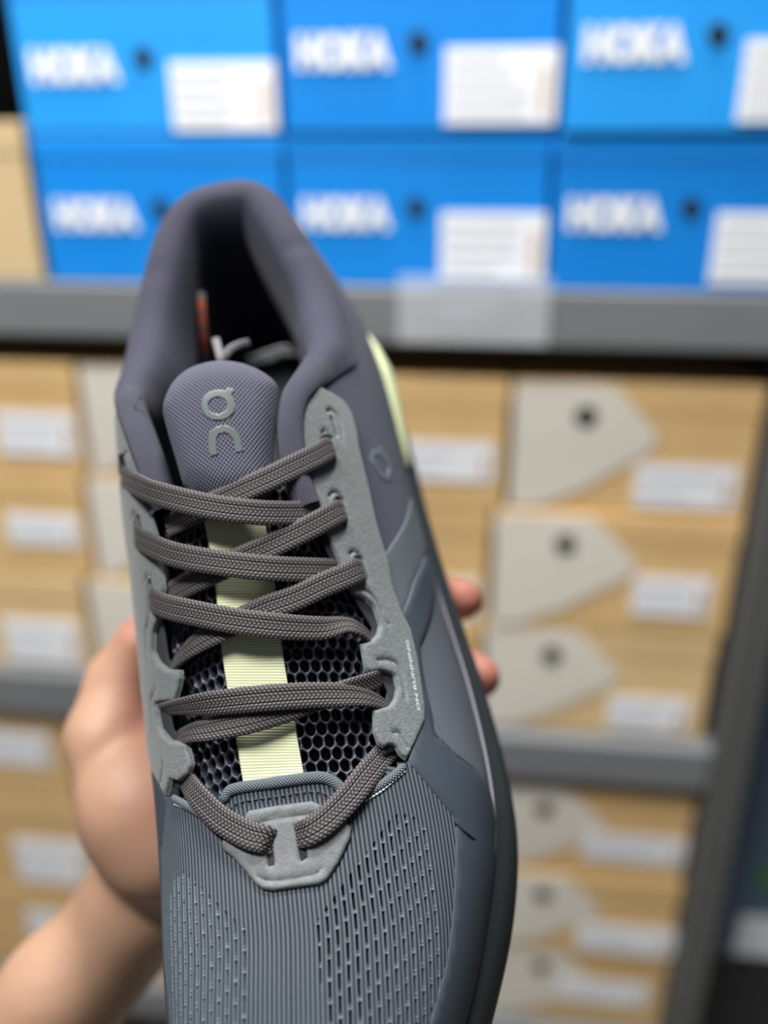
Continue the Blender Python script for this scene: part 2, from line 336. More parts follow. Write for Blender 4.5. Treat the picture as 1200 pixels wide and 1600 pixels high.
# 2-D polygon tools in the unrolled (U,V) plane
def inside(P, poly):
    x, y = P[:, 0], P[:, 1]; r = np.zeros(len(P), bool); n = len(poly)
    for i in range(n):
        x1, y1 = poly[i]; x2, y2 = poly[(i+1) % n]
        if y1 == y2: continue
        c = ((y1 > y) != (y2 > y)) & (x < (x2-x1)*(y-y1)/(y2-y1)+x1); r ^= c
    return r
def dseg(P, pts, closed=True):
    d = np.full(len(P), 1e9); n = len(pts)
    for i in range(n if closed else n-1):
        a = pts[i]; b = pts[(i+1) % n]; ab = b-a; L = ab@ab
        t = np.clip(((P-a)@ab)/max(L, 1e-9), 0, 1); d = np.minimum(d, np.linalg.norm(P-(a+t[:, None]*ab), axis=1))
    return d
def dens(pts, step, closed=True):
    out = []; n = len(pts)
    for i in range(n if closed else n-1):
        a = pts[i]; b = pts[(i+1) % n]; k = max(1, int(np.ceil(np.linalg.norm(b-a)/step))); out += [a+(b-a)*j/k for j in range(k)]
    if not closed: out.append(pts[-1])
    return np.array(out)
def smooth_closed(p, it=1):
    for _ in range(it):
        q = np.roll(p, -1, 0); p = np.stack([.75*p+.25*q, .25*p+.75*q], 1).reshape(-1, 2)
    return p
def catmull(p, n):
    p = np.asarray(p, float); q = np.vstack([2*p[0]-p[1], p, 2*p[-1]-p[-2]]); m = len(p)-1; out = []
    for t in np.linspace(0, m, n):
        i = min(int(t), m-1); f = t-i; a, b, c, d = q[i:i+4]
        out.append(.5*((2*b)+(-a+c)*f+(2*a-5*b+4*c-d)*f*f+(-a+3*b-3*c+d)*f**3))
    return np.array(out)
def resample(p, step):
    L = np.concatenate([[0], np.cumsum(np.linalg.norm(np.diff(p, axis=0), axis=1))]); n = max(2, int(L[-1]/step)+1); s = np.linspace(0, L[-1], n)
    return np.stack([np.interp(s, L, p[:, k]) for k in range(p.shape[1])], 1)
def panel(name, poly, hfun, hb, mt, parent, step=1.0, holes=(), rings=(.15, .45, .9), extra=None, flatmap=None):
    """solid draped panel: top at hfun(U,V,d) over the last, bottom at hb, d = distance to its border in mm"""
    loops = [dens(poly, step)]+[dens(h, step*.6) for h in holes]
    allb = [np.array(poly)]+[np.array(h) for h in holes]
    def isin(P):
        r = inside(P, allb[0])
        for h in allb[1:]: r &= ~inside(P, h)
        return r
    def bd(P): return np.min([dseg(P, b) for b in allb], axis=0)
    pts = [l for l in loops]; edges = []; k = 0
    for l in loops:
        n = len(l); edges += [(k+i, k+(i+1) % n) for i in range(n)]; k += n
    inn = []
    for l in loops:
        t = np.roll(l, -1, 0)-np.roll(l, 1, 0); nn = nrm(np.stack([-t[:, 1], t[:, 0]], 1))
        for r in rings:
            for sg in (1, -1): inn.append(l+nn*r*sg)
    mn, mx = allb[0].min(0), allb[0].max(0); gx, gy = np.meshgrid(np.arange(mn[0], mx[0], step), np.arange(mn[1], mx[1], step)); g = np.stack([gx.ravel(), gy.ravel()], 1)
    rmax = max(rings) if rings else 0
    g = g[isin(g)]; g = g[bd(g) > rmax+step*.4]; R_ = np.concatenate(inn) if inn else np.zeros((0, 2))
    if len(R_):
        R_ = R_[isin(R_)]; dd = bd(R_); R_ = R_[np.min(np.abs(dd[:, None]-np.array(rings)[None]), axis=1) < .04]
    P = np.concatenate(pts+[R_, g]+([extra[isin(extra)]] if extra is not None else []))
    res = delaunay_2d_cdt([Vector(p) for p in P], edges, [], 0, 1e-5)
    P2 = np.array([tuple(v) for v in res[0]]); T = np.array([f for f in res[2]]); c = P2[T].mean(1); T = T[isin(c)]
    h = hfun(P2[:, 0], P2[:, 1], bd(P2)); N = len(P2)
    top = off(P2[:, 0], P2[:, 1], h); bot = off(P2[:, 0], P2[:, 1], np.full(N, float(hb)))
    e = {}
    for f in T:
        for a, b in ((f[0], f[1]), (f[1], f[2]), (f[2], f[0])): e[(a, b)] = 1
    side = [(b, a, a+N, b+N) for (a, b) in e if (b, a) not in e]
    # wall verts are doubled so that the rim shades as a crisp edge
    F = [tuple(f) for f in T]+[tuple(x+N for x in f[::-1]) for f in T]+side
    o = mk(name, np.concatenate([top, bot]), F, mt, parent, uv=np.concatenate([P2, P2]), scale=.001)
    return o
def bev(d, r): return np.sqrt(np.clip(1-(1-np.clip(d/r, 0, 1))**2, 0, 1))

# ------------------------------------------------------------------ shoe materials
m_suede = mat('grey_suede_film', srgb(95, 101, 102), .85, bump=('noise', 2200), bstr=.6, noise=(1100, .2), sheen=.25)
m_keeper = mat('grey_lace_guide', srgb(93, 97, 99), .7, bump=('noise', 1500), bstr=.3, noise=(500, .16))
m_knit = mat('grey_blue_knit', srgb(108, 118, 128), .55, attr=True, sheen=.05, spec=.3)
m_mesh = mat('black_spacer_mesh', srgb(40, 42, 50), .38, attr=True, spec=.45)
m_quarter = mat('lilac_grey_knit', srgb(60, 64, 79), .8, bump=('ribs', 1.6, 5.0, .16), bstr=.5, sheen=.04)
m_qlight = mat('light_grey_print', srgb(82, 90, 97), .7, bump=('ribs', .6, 5.2, .08), bstr=.25)
m_panelb = mat('grey_side_print', srgb(80, 86, 95), .7, bump=('ribs', 4.5, .7, .07), bstr=.25)
m_over = mat('slate_film_overlay', srgb(57, 65, 75), .55, spec=.25, bump=('noise', 900), bstr=.05)
m_sole = mat('charcoal_rubber', srgb(38, 44, 47), .65, spec=.3, bump=('noise', 700), bstr=.12, noise=(120, .08))
m_piping = mat('grey_sole_edge', srgb(112, 110, 120), .6)
m_lime = mat('pale_lime_foam', srgb(204, 213, 168), .6)
m_web = mat('pale_lime_webbing', srgb(226, 232, 196), .65, attr=True, spec=.3)
m_collar = mat('purple_grey_lining', srgb(42, 43, 62), .85, bump=('weave', .7, .7, .15), bstr=.3, sheen=.06)
m_pad = mat('purple_grey_tongue_knit', srgb(72, 72, 90), .8, bump=('weave', .95, 1.0, .42), bstr=.6, sheen=.08)
m_bead = mat('ribbed_collar_edge', srgb(58, 58, 76), .8, bump=('weave', .8, .95, .45), bstr=.8, sheen=.08)
m_lace = mat('brown_grey_lace', srgb(110, 104, 106), .6, attr=True, spec=.4, sheen=.1)
m_logo = mat('grey_gloss_print', srgb(80, 90, 89), .45, spec=.45, noise=(700, .06))
m_sidelogo = mat('faint_grey_print', srgb(84, 92, 100), .6)
m_letter = mat('silver_lettering', srgb(196, 206, 206), .4)
m_inner = mat('black_lining', srgb(34, 36, 42), .9)
m_insole = mat('dark_insole', srgb(46, 52, 54), .9)
m_orange = mat('orange_print', srgb(244, 116, 78), .6)
m_tape = mat('grey_tape', srgb(140, 142, 142), .7)

shoe = tag(empty('running_shoe', M_SHOE), 'charcoal grey running shoe with lime tongue webbing held in a hand', 'shoe')

# --- outlines measured on the photograph, carried onto the last
ER_out = [(473, 618), (487, 603), (509, 614), (533, 630), (544, 649), (553, 680), (556, 703), (570, 759), (584, 821), (601, 878), (610, 923), (624, 961), (637, 986), (648, 1031), (660, 1107), (660, 1128), (647, 1160), (633, 1190)]
ER_in = [(622, 1181), (615, 1168), (607, 1165), (598, 1170), (588, 1163), (582, 1145), (581, 1110), (592, 1107), (606, 1104), (614, 1092), (617, 1076), (612, 1056), (594, 1050), (576, 1053), (568, 1045), (564, 1022), (561, 1007), (576, 1003), (586, 993), (590, 978), (580, 949), (566, 937), (550, 930), (541, 916), (529, 885), (516, 852), (506, 822), (495, 790), (484, 753), (476, 725), (471, 699), (468, 665)]
EL_in = [(192, 630), (196, 648), (204, 675), (211, 700), (224, 738), (232, 775), (240, 806), (250, 840), (256, 880), (261, 920), (256, 962), (246, 987), (245, 1018), (254, 1035), (267, 1045), (287, 1047), (289, 1057), (285, 1077), (280, 1096), (262, 1096), (250, 1098), (252, 1120), (256, 1138), (272, 1156), (295, 1158), (303, 1180), (306, 1194), (300, 1210), (285, 1221), (273, 1217), (266, 1244)]
EL_out = [(255, 1222), (243, 1196), (233, 1150), (226, 1090), (219, 1030), (212, 950), (205, 880), (197, 800), (187, 720), (183, 670), (184, 640)]
uER = uvs(ER_out+ER_in); uEL = uvs(EL_in+EL_out)
nI = len(EL_in); uEL[nI+2:, 0] -= np.array([.6, 1.2, 1.5, 1.8, 2, 2.2, 2.4, 2.4, 2.0])[:len(uEL)-nI-2]

throat = np.array([*uvs([(640, 1185), (600, 1160), (592, 1125), (632, 1100), (630, 1050), (590, 1030), (604, 985), (594, 945), (560, 900), (525, 800), (500, 720)]), *uvs([(488, 612)]), *uvs([(210, 640), (212, 720), (226, 800), (240, 900), (232, 985), (236, 1030), (262, 1065), (240, 1090), (246, 1145), (280, 1175), (262, 1240), (330, 1262), (350, 1240), (440, 1225), (530, 1228), (580, 1215)])])
vamp_px = [(266, 1243), (290, 1254), (322, 1272), (345, 1262), (350, 1247), (364, 1232), (430, 1222), (488, 1214), (512, 1216), (531, 1228), (545, 1245), (575, 1236), (604, 1218), (622, 1204), (636, 1190), (672, 1236), (709, 1282), (710, 1318), (706, 1420), (694, 1510), (670, 1594)]
vp = uvs(vamp_px); endU = vp[-1, 0]
vp = np.vstack([vp, [[endU-5, 50], [endU-14, 38], [8, 29], [0, 27], [-8, 29], [-18, 36], [-27, 48], [-33, 62], [-37, 80], [-38.5, 95], [-38, 104]], uvs([(252, 1330), (262, 1270)])])
# --- base upper with the throat and collar opening left out
vv = np.arange(24, 290.01, 1.0); uu = np.linspace(.002, .998, 150); _a, _b = np.meshgrid(uu, vv); PB = surf(_a.ravel(), _b.ravel())
k_ = np.clip(((_b.ravel()-24)/.5).astype(int), 0, NV-1); UB = np.array([np.interp(a, UG, ARC[k]) for a, k in zip(_a.ravel(), k_)]); UVB = np.stack([UB, _b.ravel()], 1)
nu, nv = len(uu), len(vv); idx = np.arange(nu*nv).reshape(nv, nu)
Q4 = np.stack([idx[:-1, :-1], idx[:-1, 1:], idx[1:, 1:], idx[1:, :-1]], -1).reshape(-1, 4); cu = UVB[Q4].mean(1); cz = PB[Q4].mean(1)
vp_in = inside(cu, vp) & (dseg(cu, vp) > 2.5)
keep = ~vp_in & ~inside(cu, throat) & ~((cu[:, 1] > 196) & (cz[:, 2] > zc(cu[:, 1])-2)) & ~((cu[:, 1] > 150) & (cu[:, 1] <= 200) & (np.abs(cu[:, 0]) < 22))
mk('upper', PB, Q4[keep], m_quarter, shoe, uv=UVB, scale=.001)

# --- ribbed knit vamp: ribs along the shoe, beads on each rib, slits between pairs of ribs
g_u = np.arange(-46, 46, .14); g_v = np.concatenate([np.arange(26, 55, .5), np.arange(55, 116, .2)]); A, B = np.meshgrid(g_u, g_v); P2 = np.stack([A.ravel(), B.ravel()], 1)
rib = .98; U_, V_ = P2[:, 0], P2[:, 1]
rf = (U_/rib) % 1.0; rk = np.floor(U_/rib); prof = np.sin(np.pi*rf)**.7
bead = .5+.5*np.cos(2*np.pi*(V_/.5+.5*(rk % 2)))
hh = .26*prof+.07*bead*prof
sl = 2*rib; sk = np.floor(U_/sl+.5); sf = np.abs(U_/sl-sk)*sl; sph = ((V_-sk*1.3)/3.95) % 1.0
cband = 6.2+.05*(95-V_)
vtop = 95-np.clip(25-np.abs(U_), 0, 20)*1.0-np.clip(np.abs(U_)-29, 0, 20)*1.0+np.where(U_ > 0, 3, 0)
maskb = (np.abs(U_+1.5) > cband) & (np.abs(U_) < 33) & (V_ < vtop)
slit = maskb & (sf < .29) & (sph < .74); edge = maskb & (sf < .45) & (sph >= .76) & (sph < .86)
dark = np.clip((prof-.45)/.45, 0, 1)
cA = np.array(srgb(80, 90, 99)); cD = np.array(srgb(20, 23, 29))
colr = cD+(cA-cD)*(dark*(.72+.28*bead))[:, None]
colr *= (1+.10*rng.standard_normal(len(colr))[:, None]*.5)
colr[edge] = np.array(srgb(108, 119, 127))*(.7+.3*bead[edge])[:, None]; colr[slit] = np.array(srgb(8, 9, 12)); hh[slit] = -1.3; hh[edge] += .05  # slit ends paler: small glints painted into the knit colour
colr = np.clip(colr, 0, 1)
nu, nv = len(g_u), len(g_v); idx = np.arange(nu*nv).reshape(nv, nu); Q4 = np.stack([idx[:-1, :-1], idx[:-1, 1:], idx[1:, 1:], idx[1:, :-1]], -1).reshape(-1, 4)
kv = inside(P2, vp); Q4 = Q4[kv[Q4].all(1)]; used = np.unique(Q4); rm = np.full(len(P2), -1); rm[used] = np.arange(len(used))
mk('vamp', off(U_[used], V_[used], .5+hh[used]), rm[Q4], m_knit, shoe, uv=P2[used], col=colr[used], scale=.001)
# hem of the vamp where it meets the tongue: a folded, ribbed edge with its row of stitches
def bead_line(name, px, r, h, mt, parent, n=None, step=.5, ribs=0):
    ctl = np.array([at(x, y, h)[0] for x, y in px]); nn = np.array([at(x, y, h)[1] for x, y in px])
    c = resample(catmull(ctl, len(px)*14), step); nrml = resample(catmull(nn, len(px)*14), 1)
    nrml = nrm(np.stack([np.interp(np.linspace(0, 1, len(c)), np.linspace(0, 1, len(nrml)), nrml[:, k]) for k in range(3)], 1))
    t = nrm(np.gradient(c, axis=0)); b = nrm(np.cross(t, nrml)); K = 12; V = []; uv = []
    for j, a in enumerate(np.linspace(0, 2*np.pi, K, endpoint=False)):
        rr = r*(1+ribs*np.sin(np.arange(len(c))*step*2*np.pi/1.2))
        e = np.clip(np.minimum(np.arange(len(c)), np.arange(len(c))[::-1])*step/r, 0, 1)**.5
        V.append(c+(b*np.cos(a)+nrml*np.sin(a)*.7)*(rr*e)[:, None]); uv.append(np.stack([np.full(len(c), a*r), np.arange(len(c))*step], 1))
    V = np.array(V); n_ = len(c); F = [[j*n_+i, j*n_+i+1, ((j+1) % K)*n_+i+1, ((j+1) % K)*n_+i] for j in range(K) for i in range(n_-1)]
    return mk(name, V.reshape(-1, 3), F, mt, parent, uv=np.array(uv).reshape(-1, 2), scale=.001)
m_hem = mat('knit_hem', srgb(84, 93, 101), .6, bump=('weave', .8, .75, .4), bstr=.6)
bead_line('hem', [(348, 1256), (353, 1244), (366, 1233), (430, 1223), (488, 1215), (512, 1217), (530, 1229), (537, 1243)], 1.3, .8, m_hem, shoe)
bead_line('hem', [(268, 1246), (290, 1258), (322, 1276), (340, 1280)], 1.0, .8, m_hem, shoe); bead_line('hem', [(560, 1246), (590, 1230), (618, 1210), (634, 1194)], 1.0, .8, m_hem, shoe)
def stitches(px, mt, parent, gap=1.5, ln=1.0, r=.22, h=1.1):
    ctl = np.array([at(x, y, h)[0] for x, y in px]); c = resample(catmull(ctl, 120), gap); V = []; F = []
    for i in range(len(c)-1):
        a = c[i]; b = a+(c[i+1]-a)*ln/gap; t = nrm(b-a); s = nrm(np.cross(t, [0, 0, 1.])); q = np.cross(s, t); k = len(V)
        for p, rr in ((a, .5), (a+(b-a)*.3, 1), (a+(b-a)*.7, 1), (b, .5)):
            for g in range(6): V.append(p+(s*math.cos(g*math.pi/3)+q*math.sin(g*math.pi/3))*r*rr)
        for j in range(3):
            for g in range(6): F.append([k+j*6+g, k+j*6+(g+1) % 6, k+(j+1)*6+(g+1) % 6, k+(j+1)*6+g])
        F.append([k+g for g in range(6)][::-1]); F.append([k+18+g for g in range(6)])
    return mk('stitching', V, F, mt, parent, scale=.001)
m_st1 = mat('dark_thread', srgb(40, 42, 50), .7); m_st2 = mat('pale_thread', srgb(186, 200, 206), .5)
stitches([(358, 1266), (372, 1254), (430, 1245), (485, 1237), (507, 1240), (521, 1252)], m_st1, shoe)
stitches([(272, 1256), (290, 1264), (318, 1280)], m_st2, shoe, .9, .8, .3, .9); stitches([(570, 1252), (596, 1236), (620, 1216), (634, 1204)], m_st2, shoe, .9, .8, .3, .9)

# --- film overlays and printed zones on the side
ov = uvs([(661, 868), (677, 922), (655, 1010), (657, 1040), (662, 1070), (674, 1122), (677, 1147), (710, 1182), (758, 1228)])
vr = np.array([125, 112, 100, 90, 80, 70, 60, 50, 40, 33, 29])
def Uend(V, m): return np.array([np.interp(1, UG, ARC[int((v-24)/.5)]) for v in V])-m
rim_r = np.stack([Uend(vr, .8), vr], 1)
ov2 = np.vstack([ov, rim_r[rim_r[:, 1] < ov[-1, 1]-2], [[0, 25.5]], [[0, 28]], vp[-13:-12]*0+[[8, 29.5]], [[endU-14, 38.5], [endU-5, 50.5]], uvs([(668, 1596), (692, 1510), (704, 1420), (708, 1318), (707, 1283), (672, 1238), (634, 1192), (640, 1172), (652, 1130), (641, 1030), (628, 985), (620, 960), (627, 956), (645, 905)])])
panel('film_overlay', ov2, lambda U, V, d: .95*bev(d, .5), 0, m_over, shoe, 1.6, rings=(.15, .5))
seam = [(709, 1283), (738, 1308), (768, 1335)]; bead_line('overlay_seam', seam, .35, .95, m_st1, shoe)
UEL_ = lambda V, m: np.array([np.interp(0, UG, ARC[int((v-24)/.5)]) for v in V])+m
vl = np.array([150, 138, 126, 114, 104, 95, 80, 65, 50, 40, 32, 27])
lov = np.vstack([uvs([(232, 1150), (243, 1192), (266, 1243), (264, 1268), (258, 1330)]), [[-37, 104], [-37.5, 95], [-36, 80], [-32, 62], [-26, 48], [-17, 36], [-8, 29], [0, 27], [0, 25.2]], np.stack([UEL_(vl[::-1], .8), vl[::-1]], 1)])
panel('film_overlay', lov, lambda U, V, d: .95*bev(d, .5), 0, m_over, shoe, 1.6, rings=(.15, .5))
pb = uvs([(678, 924), (656, 1010), (658, 1040), (663, 1070), (675, 1122), (679, 1147), (711, 1180), (757, 1224)])
vq = np.array([124, 135, 150, 165, 176]); pbr = np.stack([Uend(vq, .6), vq], 1); pbr = pbr[(pbr[:, 1] > pb[-1, 1]+2)]
panel('side_print', np.vstack([pb, pbr[pbr[:, 1] < pb[0, 1]]]), lambda U, V, d: .3*bev(d, .3), 0, m_panelb, shoe, 1.6, rings=(.15, .3))
pc = uvs([(597, 872), (612, 850), (642, 778), (655, 806), (668, 850), (662, 866), (645, 905), (627, 958), (612, 925)])
panel('side_print', pc, lambda U, V, d: .3*bev(d, .3), 0, m_qlight, shoe, 1.4, rings=(.15, .3))

# --- eyestays with cut eyelets and embossed outlines
def groove(lines, depth, wdt):
    L = [uvs(l) for l in lines]
    def f(P):
        g = np.zeros(len(P))
        for l in L: d = dseg(P, catmull(l, len(l)*6), False); g = np.maximum(g, depth*np.exp(-(d/wdt)**2))
        return g
    ex = np.concatenate([np.concatenate([dens(catmull(l, len(l)*6), .45, False)+o_ for o_ in ([0, 0], [wdt*.8, 0], [-wdt*.8, 0], [wdt*1.7, 0], [-wdt*1.7, 0])]) for l in L]); return f, ex
gR, exR = groove([[(506, 646), (514, 645), (522, 655), (528, 676), (529, 692)], [(499, 680), (504, 676), (508, 682)], [(511, 778), (517, 772), (526, 776), (533, 795), (537, 818)], [(543, 868), (549, 864), (557, 870), (564, 888), (570, 908)],
  [(553, 917), (574, 930), (588, 950), (595, 968), (602, 978)], [(586, 1033), (602, 1033), (615, 1039), (622, 1056), (627, 1078), (629, 1094)], [(612, 1146), (620, 1147), (625, 1157), (633, 1170)]], .6, .4)
gR2, exR2 = groove([[(580, 1010), (596, 1003), (602, 985)], [(590, 1118), (612, 1112), (624, 1098)], [(586, 1130), (604, 1130), (618, 1120)]], -.35, .7)
hR = [uvs([(497, 694), (503, 684), (513, 686), (520, 712), (515, 717), (509, 700)]), uvs([(511, 655), (513, 654), (523, 682), (520, 685)]), uvs([(518, 792), (523, 780), (531, 782), (538, 816), (532, 822), (527, 800)]), uvs([(549, 882), (553, 872), (561, 874), (568, 904), (562, 910), (556, 890)])]
def hER(U, V, d): P = np.stack([U, V], 1); return 1.5*bev(d, .7)-gR(P)-gR2(P)
eR_ = panel('eyestay', uER, hER, .2, m_suede, shoe, .8, holes=hR, extra=np.vstack([exR, exR2]))
gL, exL = groove([[(199, 716), (205, 706), (211, 716)], [(214, 808), (219, 800), (226, 812)], [(235, 905), (238, 898), (244, 902)], [(239, 925), (240, 960), (236, 985), (237, 1015), (241, 1035)], [(252, 1075), (246, 1085), (244, 1100), (247, 1140)], [(263, 1190), (262, 1205), (259, 1222)]], .6, .4)
gL2, exL2 = groove([[(246, 1046), (262, 1058), (284, 1060)], [(258, 1150), (270, 1166), (294, 1168)]], -.35, .7)
hL = [uvs([(193, 714), (200, 712), (209, 738), (205, 760), (196, 764), (191, 740)]), uvs([(218, 806), (224, 806), (231, 830), (226, 850), (219, 852)]), uvs([(237, 908), (242, 906), (248, 926), (246, 952), (240, 956)])]
def hEL(U, V, d): P = np.stack([U, V], 1); return 1.5*bev(d, .7)-gL(P)-gL2(P)
eL_ = panel('eyestay', uEL, hEL, .2, m_suede, shoe, .8, holes=hL, extra=np.vstack([exL, exL2]))
# loops under the eyelets: dark lining of the throat edge, one each side
und = uvs([(470, 640), (520, 700), (560, 850), (600, 960), (630, 1080), (625, 1170), (600, 1180), (596, 1120), (606, 1080), (590, 1050), (574, 1030), (582, 980), (548, 925), (510, 860), (480, 770)])
panel('eyestay_lining', und, lambda U, V, d: np.full(len(U), -.1), -.6, m_inner, shoe, 1.6, rings=())
und = uvs([(190, 650), (214, 690), (232, 780), (262, 900), (252, 960), (262, 1030), (290, 1060), (262, 1100), (270, 1140), (304, 1180), (280, 1235), (262, 1225), (238, 1150), (225, 1050), (212, 940), (200, 800)])
panel('eyestay_lining', und, lambda U, V, d: np.full(len(U), -.1), -.6, m_inner, shoe, 1.6, rings=())
# lettering along the edge of the eyestay, reading upwards
V, F = text_vf('ON RUNNING', 1, .012); c = (V.max(0)+V.min(0))/2; sz = V.max(0)-V.min(0); V = V-c
a0, a1 = np.array([655.5, 1110.]), np.array([637., 1000.]); up_ = np.array([-1, -.1]); pts = []
for v in V:
    q = (a0+a1)/2+(a1-a0)*v[0]/sz[0]+np.array([-4., .2])*0-np.array([1, .12])*v[1]/sz[1]*4.8; pts.append(at(q[0]-1, q[1], 1.56)[0])
mk('lettering', pts, F, m_letter, eR_, scale=.001)

# --- tongue: honeycomb spacer mesh, webbing, padded top
g_u = np.arange(-33, 31, .24); g_v = np.arange(94, 169, .26); A, B = np.meshgrid(g_u, g_v); U_, V_ = A.ravel(), B.ravel()
pit = 2.75; ry = pit*math.sqrt(3)/2; best = np.full(len(U_), 9.)
Vw = V_*.92; r0 = np.round(Vw/ry)
for dr in (-1, 0, 1):
    rr = r0+dr; ofs = np.where(np.mod(rr, 2) > .5, pit/2, 0); cx = np.round((U_-ofs)/pit)*pit+ofs; best = np.minimum(best, np.hypot(U_-cx, (Vw-rr*ry)*1.0))
wv = np.clip((best-.92)/.26, 0, 1); wv = wv*wv*(3-2*wv)
hgt = -6.2+3.5*wv+.25*np.sin(U_*9)*np.sin(V_*11)*wv*.5
cb = np.array(srgb(5, 5, 7))+(np.array(srgb(62, 65, 77))-np.array(srgb(5, 5, 7)))*wv[:, None]**1.5
nu, nv = len(g_u), len(g_v); idx = np.arange(nu*nv).reshape(nv, nu); Q4 = np.stack([idx[:-1, :-1], idx[:-1, 1:], idx[1:, 1:], idx[1:, :-1]], -1).reshape(-1, 4)
mk('tongue_mesh', off(U_, V_, hgt), Q4, m_mesh, shoe, uv=np.stack([U_, V_], 1), col=cb, scale=.001)

def strip(name, left, right, h, mt, parent, thick=.8, patt=None, step=.09, na=36):
    L = np.array([at(x, y, h)[0] for x, y in left]); R_ = np.array([at(x, y, h)[0] for x, y in right])
    n = int(np.linalg.norm(np.diff((L+R_)/2, axis=0), axis=1).sum()/step); L = catmull(L, n); R_ = catmull(R_, n)
    c = (L+R_)/2; t = nrm(np.gradient(c, axis=0)); a = np.linspace(0, 1, na); s = np.concatenate([[0], np.cumsum(np.linalg.norm(np.diff(c, axis=0), axis=1))])
    wd = np.linalg.norm(R_-L, axis=1).mean(); N = nrm(np.cross(R_-L, t)); N *= np.sign((N*(EYE-c)).sum(1))[:, None]
    X = L[:, None]+(R_-L)[:, None]*a[None, :, None]; hp, colp = patt(s[:, None]+0*a[None], (a[None]-.5)*wd+0*s[:, None], wd)
    top = X+N[:, None]*hp[..., None]; bot = X-N[:, None]*thick; V = np.concatenate([top.reshape(-1, 3), bot.reshape(-1, 3)]); M_ = n*na; F = []
    idx = np.arange(M_).reshape(n, na); q = np.stack([idx[:-1, :-1], idx[:-1, 1:], idx[1:, 1:], idx[1:, :-1]], -1).reshape(-1, 4)
    F = q.tolist()+(q[:, ::-1]+M_).tolist()
    for col_ in (0, na-1): F += [[idx[i, col_], idx[i+1, col_], idx[i+1, col_]+M_, idx[i, col_]+M_] for i in range(n-1)]
    return mk(name, V, F, mt, parent, uv=np.tile(np.stack([s[:, None]+0*a[None], a[None]*wd+0*s[:, None]], -1).reshape(-1, 2), (2, 1)), col=np.concatenate([colp.reshape(-1, 3)]*2), scale=.001)
def web_pat(s, x, wd):
    f = (s/.66) % 1; p = np.sin(np.pi*f)**.6; wrp = .5+.5*np.cos(x*2*np.pi/.42); e = np.clip((wd/2-np.abs(x))/.5, 0, 1)
    h = .11*p+.02*wrp*p-.25*(1-e); b = np.array(srgb(224, 229, 192)); d = np.array(srgb(158, 163, 126))
    return h, d+(b-d)*(np.clip(p*1.15-.12, 0, 1)*(.86+.14*wrp))[..., None]
strip('webbing', [(312, 790), (322, 830), (335, 905), (344, 1000), (351, 1050), (362, 1120), (371, 1170), (381, 1232)], [(408, 790), (416, 830), (428, 905), (438, 995), (446, 1050), (458, 1120), (467, 1170), (477, 1224)], -2.0, m_web, shoe, .8, web_pat)

pad_px = [(284, 775), (268, 720), (254, 672), (247, 640), (257, 605), (278, 577), (310, 561), (350, 556), (392, 564), (424, 582), (444, 604), (440, 640), (433, 690), (430, 730), (430, 775), (360, 800)]
pd = smooth_closed(uvs(pad_px), 1)
def hpad(U, V, d): return -3.6+6.4*bev(d, 7.5)
pad = panel('tongue_pad', pd, hpad, -4.6, m_pad, shoe, 1.0, rings=(.1, .3, .7, 1.3, 2.2))
pme = pad.data; PBV = BVHTree.FromPolygons([tuple(v.co*1000) for v in pme.vertices], [tuple(p.vertices) for p in pme.polygons])
def drape_px(name, outer, holes, mt, parent, bvh, lift=.25, step=1.6):
    """thin print laid on a part: outlines in photo pixels, dropped on the part's own surface"""
    loops = [dens(np.array(outer, float), step)]+[dens(np.array(h, float), step) for h in holes]; edges = []; k = 0
    for l in loops: edges += [(k+i, k+(i+1) % len(l)) for i in range(len(l))]; k += len(l)
    P = np.concatenate(loops); mn, mx = P.min(0), P.max(0); gx, gy = np.meshgrid(np.arange(mn[0], mx[0], step*1.5), np.arange(mn[1], mx[1], step*1.5)); g = np.stack([gx.ravel(), gy.ravel()], 1)
    def isin(Q):
        r = inside(Q, loops[0])
        for h in loops[1:]: r &= ~inside(Q, h)
        return r
    g = g[isin(g)]; g = g[np.min([dseg(g, l) for l in loops], axis=0) > step*.6] if len(g) else g
    res = delaunay_2d_cdt([Vector(p) for p in np.concatenate([P, g])], edges, [], 0, 1e-5); P2 = np.array([tuple(v) for v in res[0]]); T = np.array(list(res[2])); T = T[isin(P2[T].mean(1))]
    X = np.array([cast(*p, bvh)[0] for p in P2]); d = nrm(EYE-X); N = len(X); top = X+d*lift; bot = X-d*.2
    e = {(f[i], f[(i+1) % 3]) for f in T for i in range(3)}
    F = [tuple(f) for f in T]+[tuple(x+N for x in f[::-1]) for f in T]+[(b, a, a+N, b+N) for a, b in e if (b, a) not in e]
    return mk(name, np.concatenate([top, bot]), F, mt, parent, scale=.001)
ell = lambda cx, cy, rx, ry_, n=40, rot=0: [(cx+rx*math.cos(t)*math.cos(rot)-ry_*math.sin(t)*math.sin(rot), cy+rx*math.cos(t)*math.sin(rot)+ry_*math.sin(t)*math.cos(rot)) for t in np.linspace(0, 2*np.pi, n, endpoint=False)]
ring = ell(341, 633, 27, 24.5); ring = [p for p in ring if not (p[0] > 350 and p[1] < 618 and p[0] < 364)]
k0 = [i for i, p in enumerate(ring) if p[0] <= 350 and p[1] < 618][-1]
ring = ring[:k0+1]+[(352, 610), (355, 604), (359, 607), (364, 607), (366, 612), (362, 616)]+ring[k0+1:]
drape_px('logo_ring', ring, [ell(340, 633.5, 14.5, 13)], m_logo, pad, PBV, .08)
drape_px('logo_arch', [(328, 714), (325, 700), (325, 684), (328, 675), (335, 668), (346, 664), (357, 665), (366, 670), (374, 679), (378, 690), (380, 705), (368, 707.5), (366, 695), (363, 685), (357, 678), (349, 676.5), (342, 679), (338.5, 686), (338.5, 698), (340, 711)], [], m_logo, pad, PBV, .08)
UBV = BV
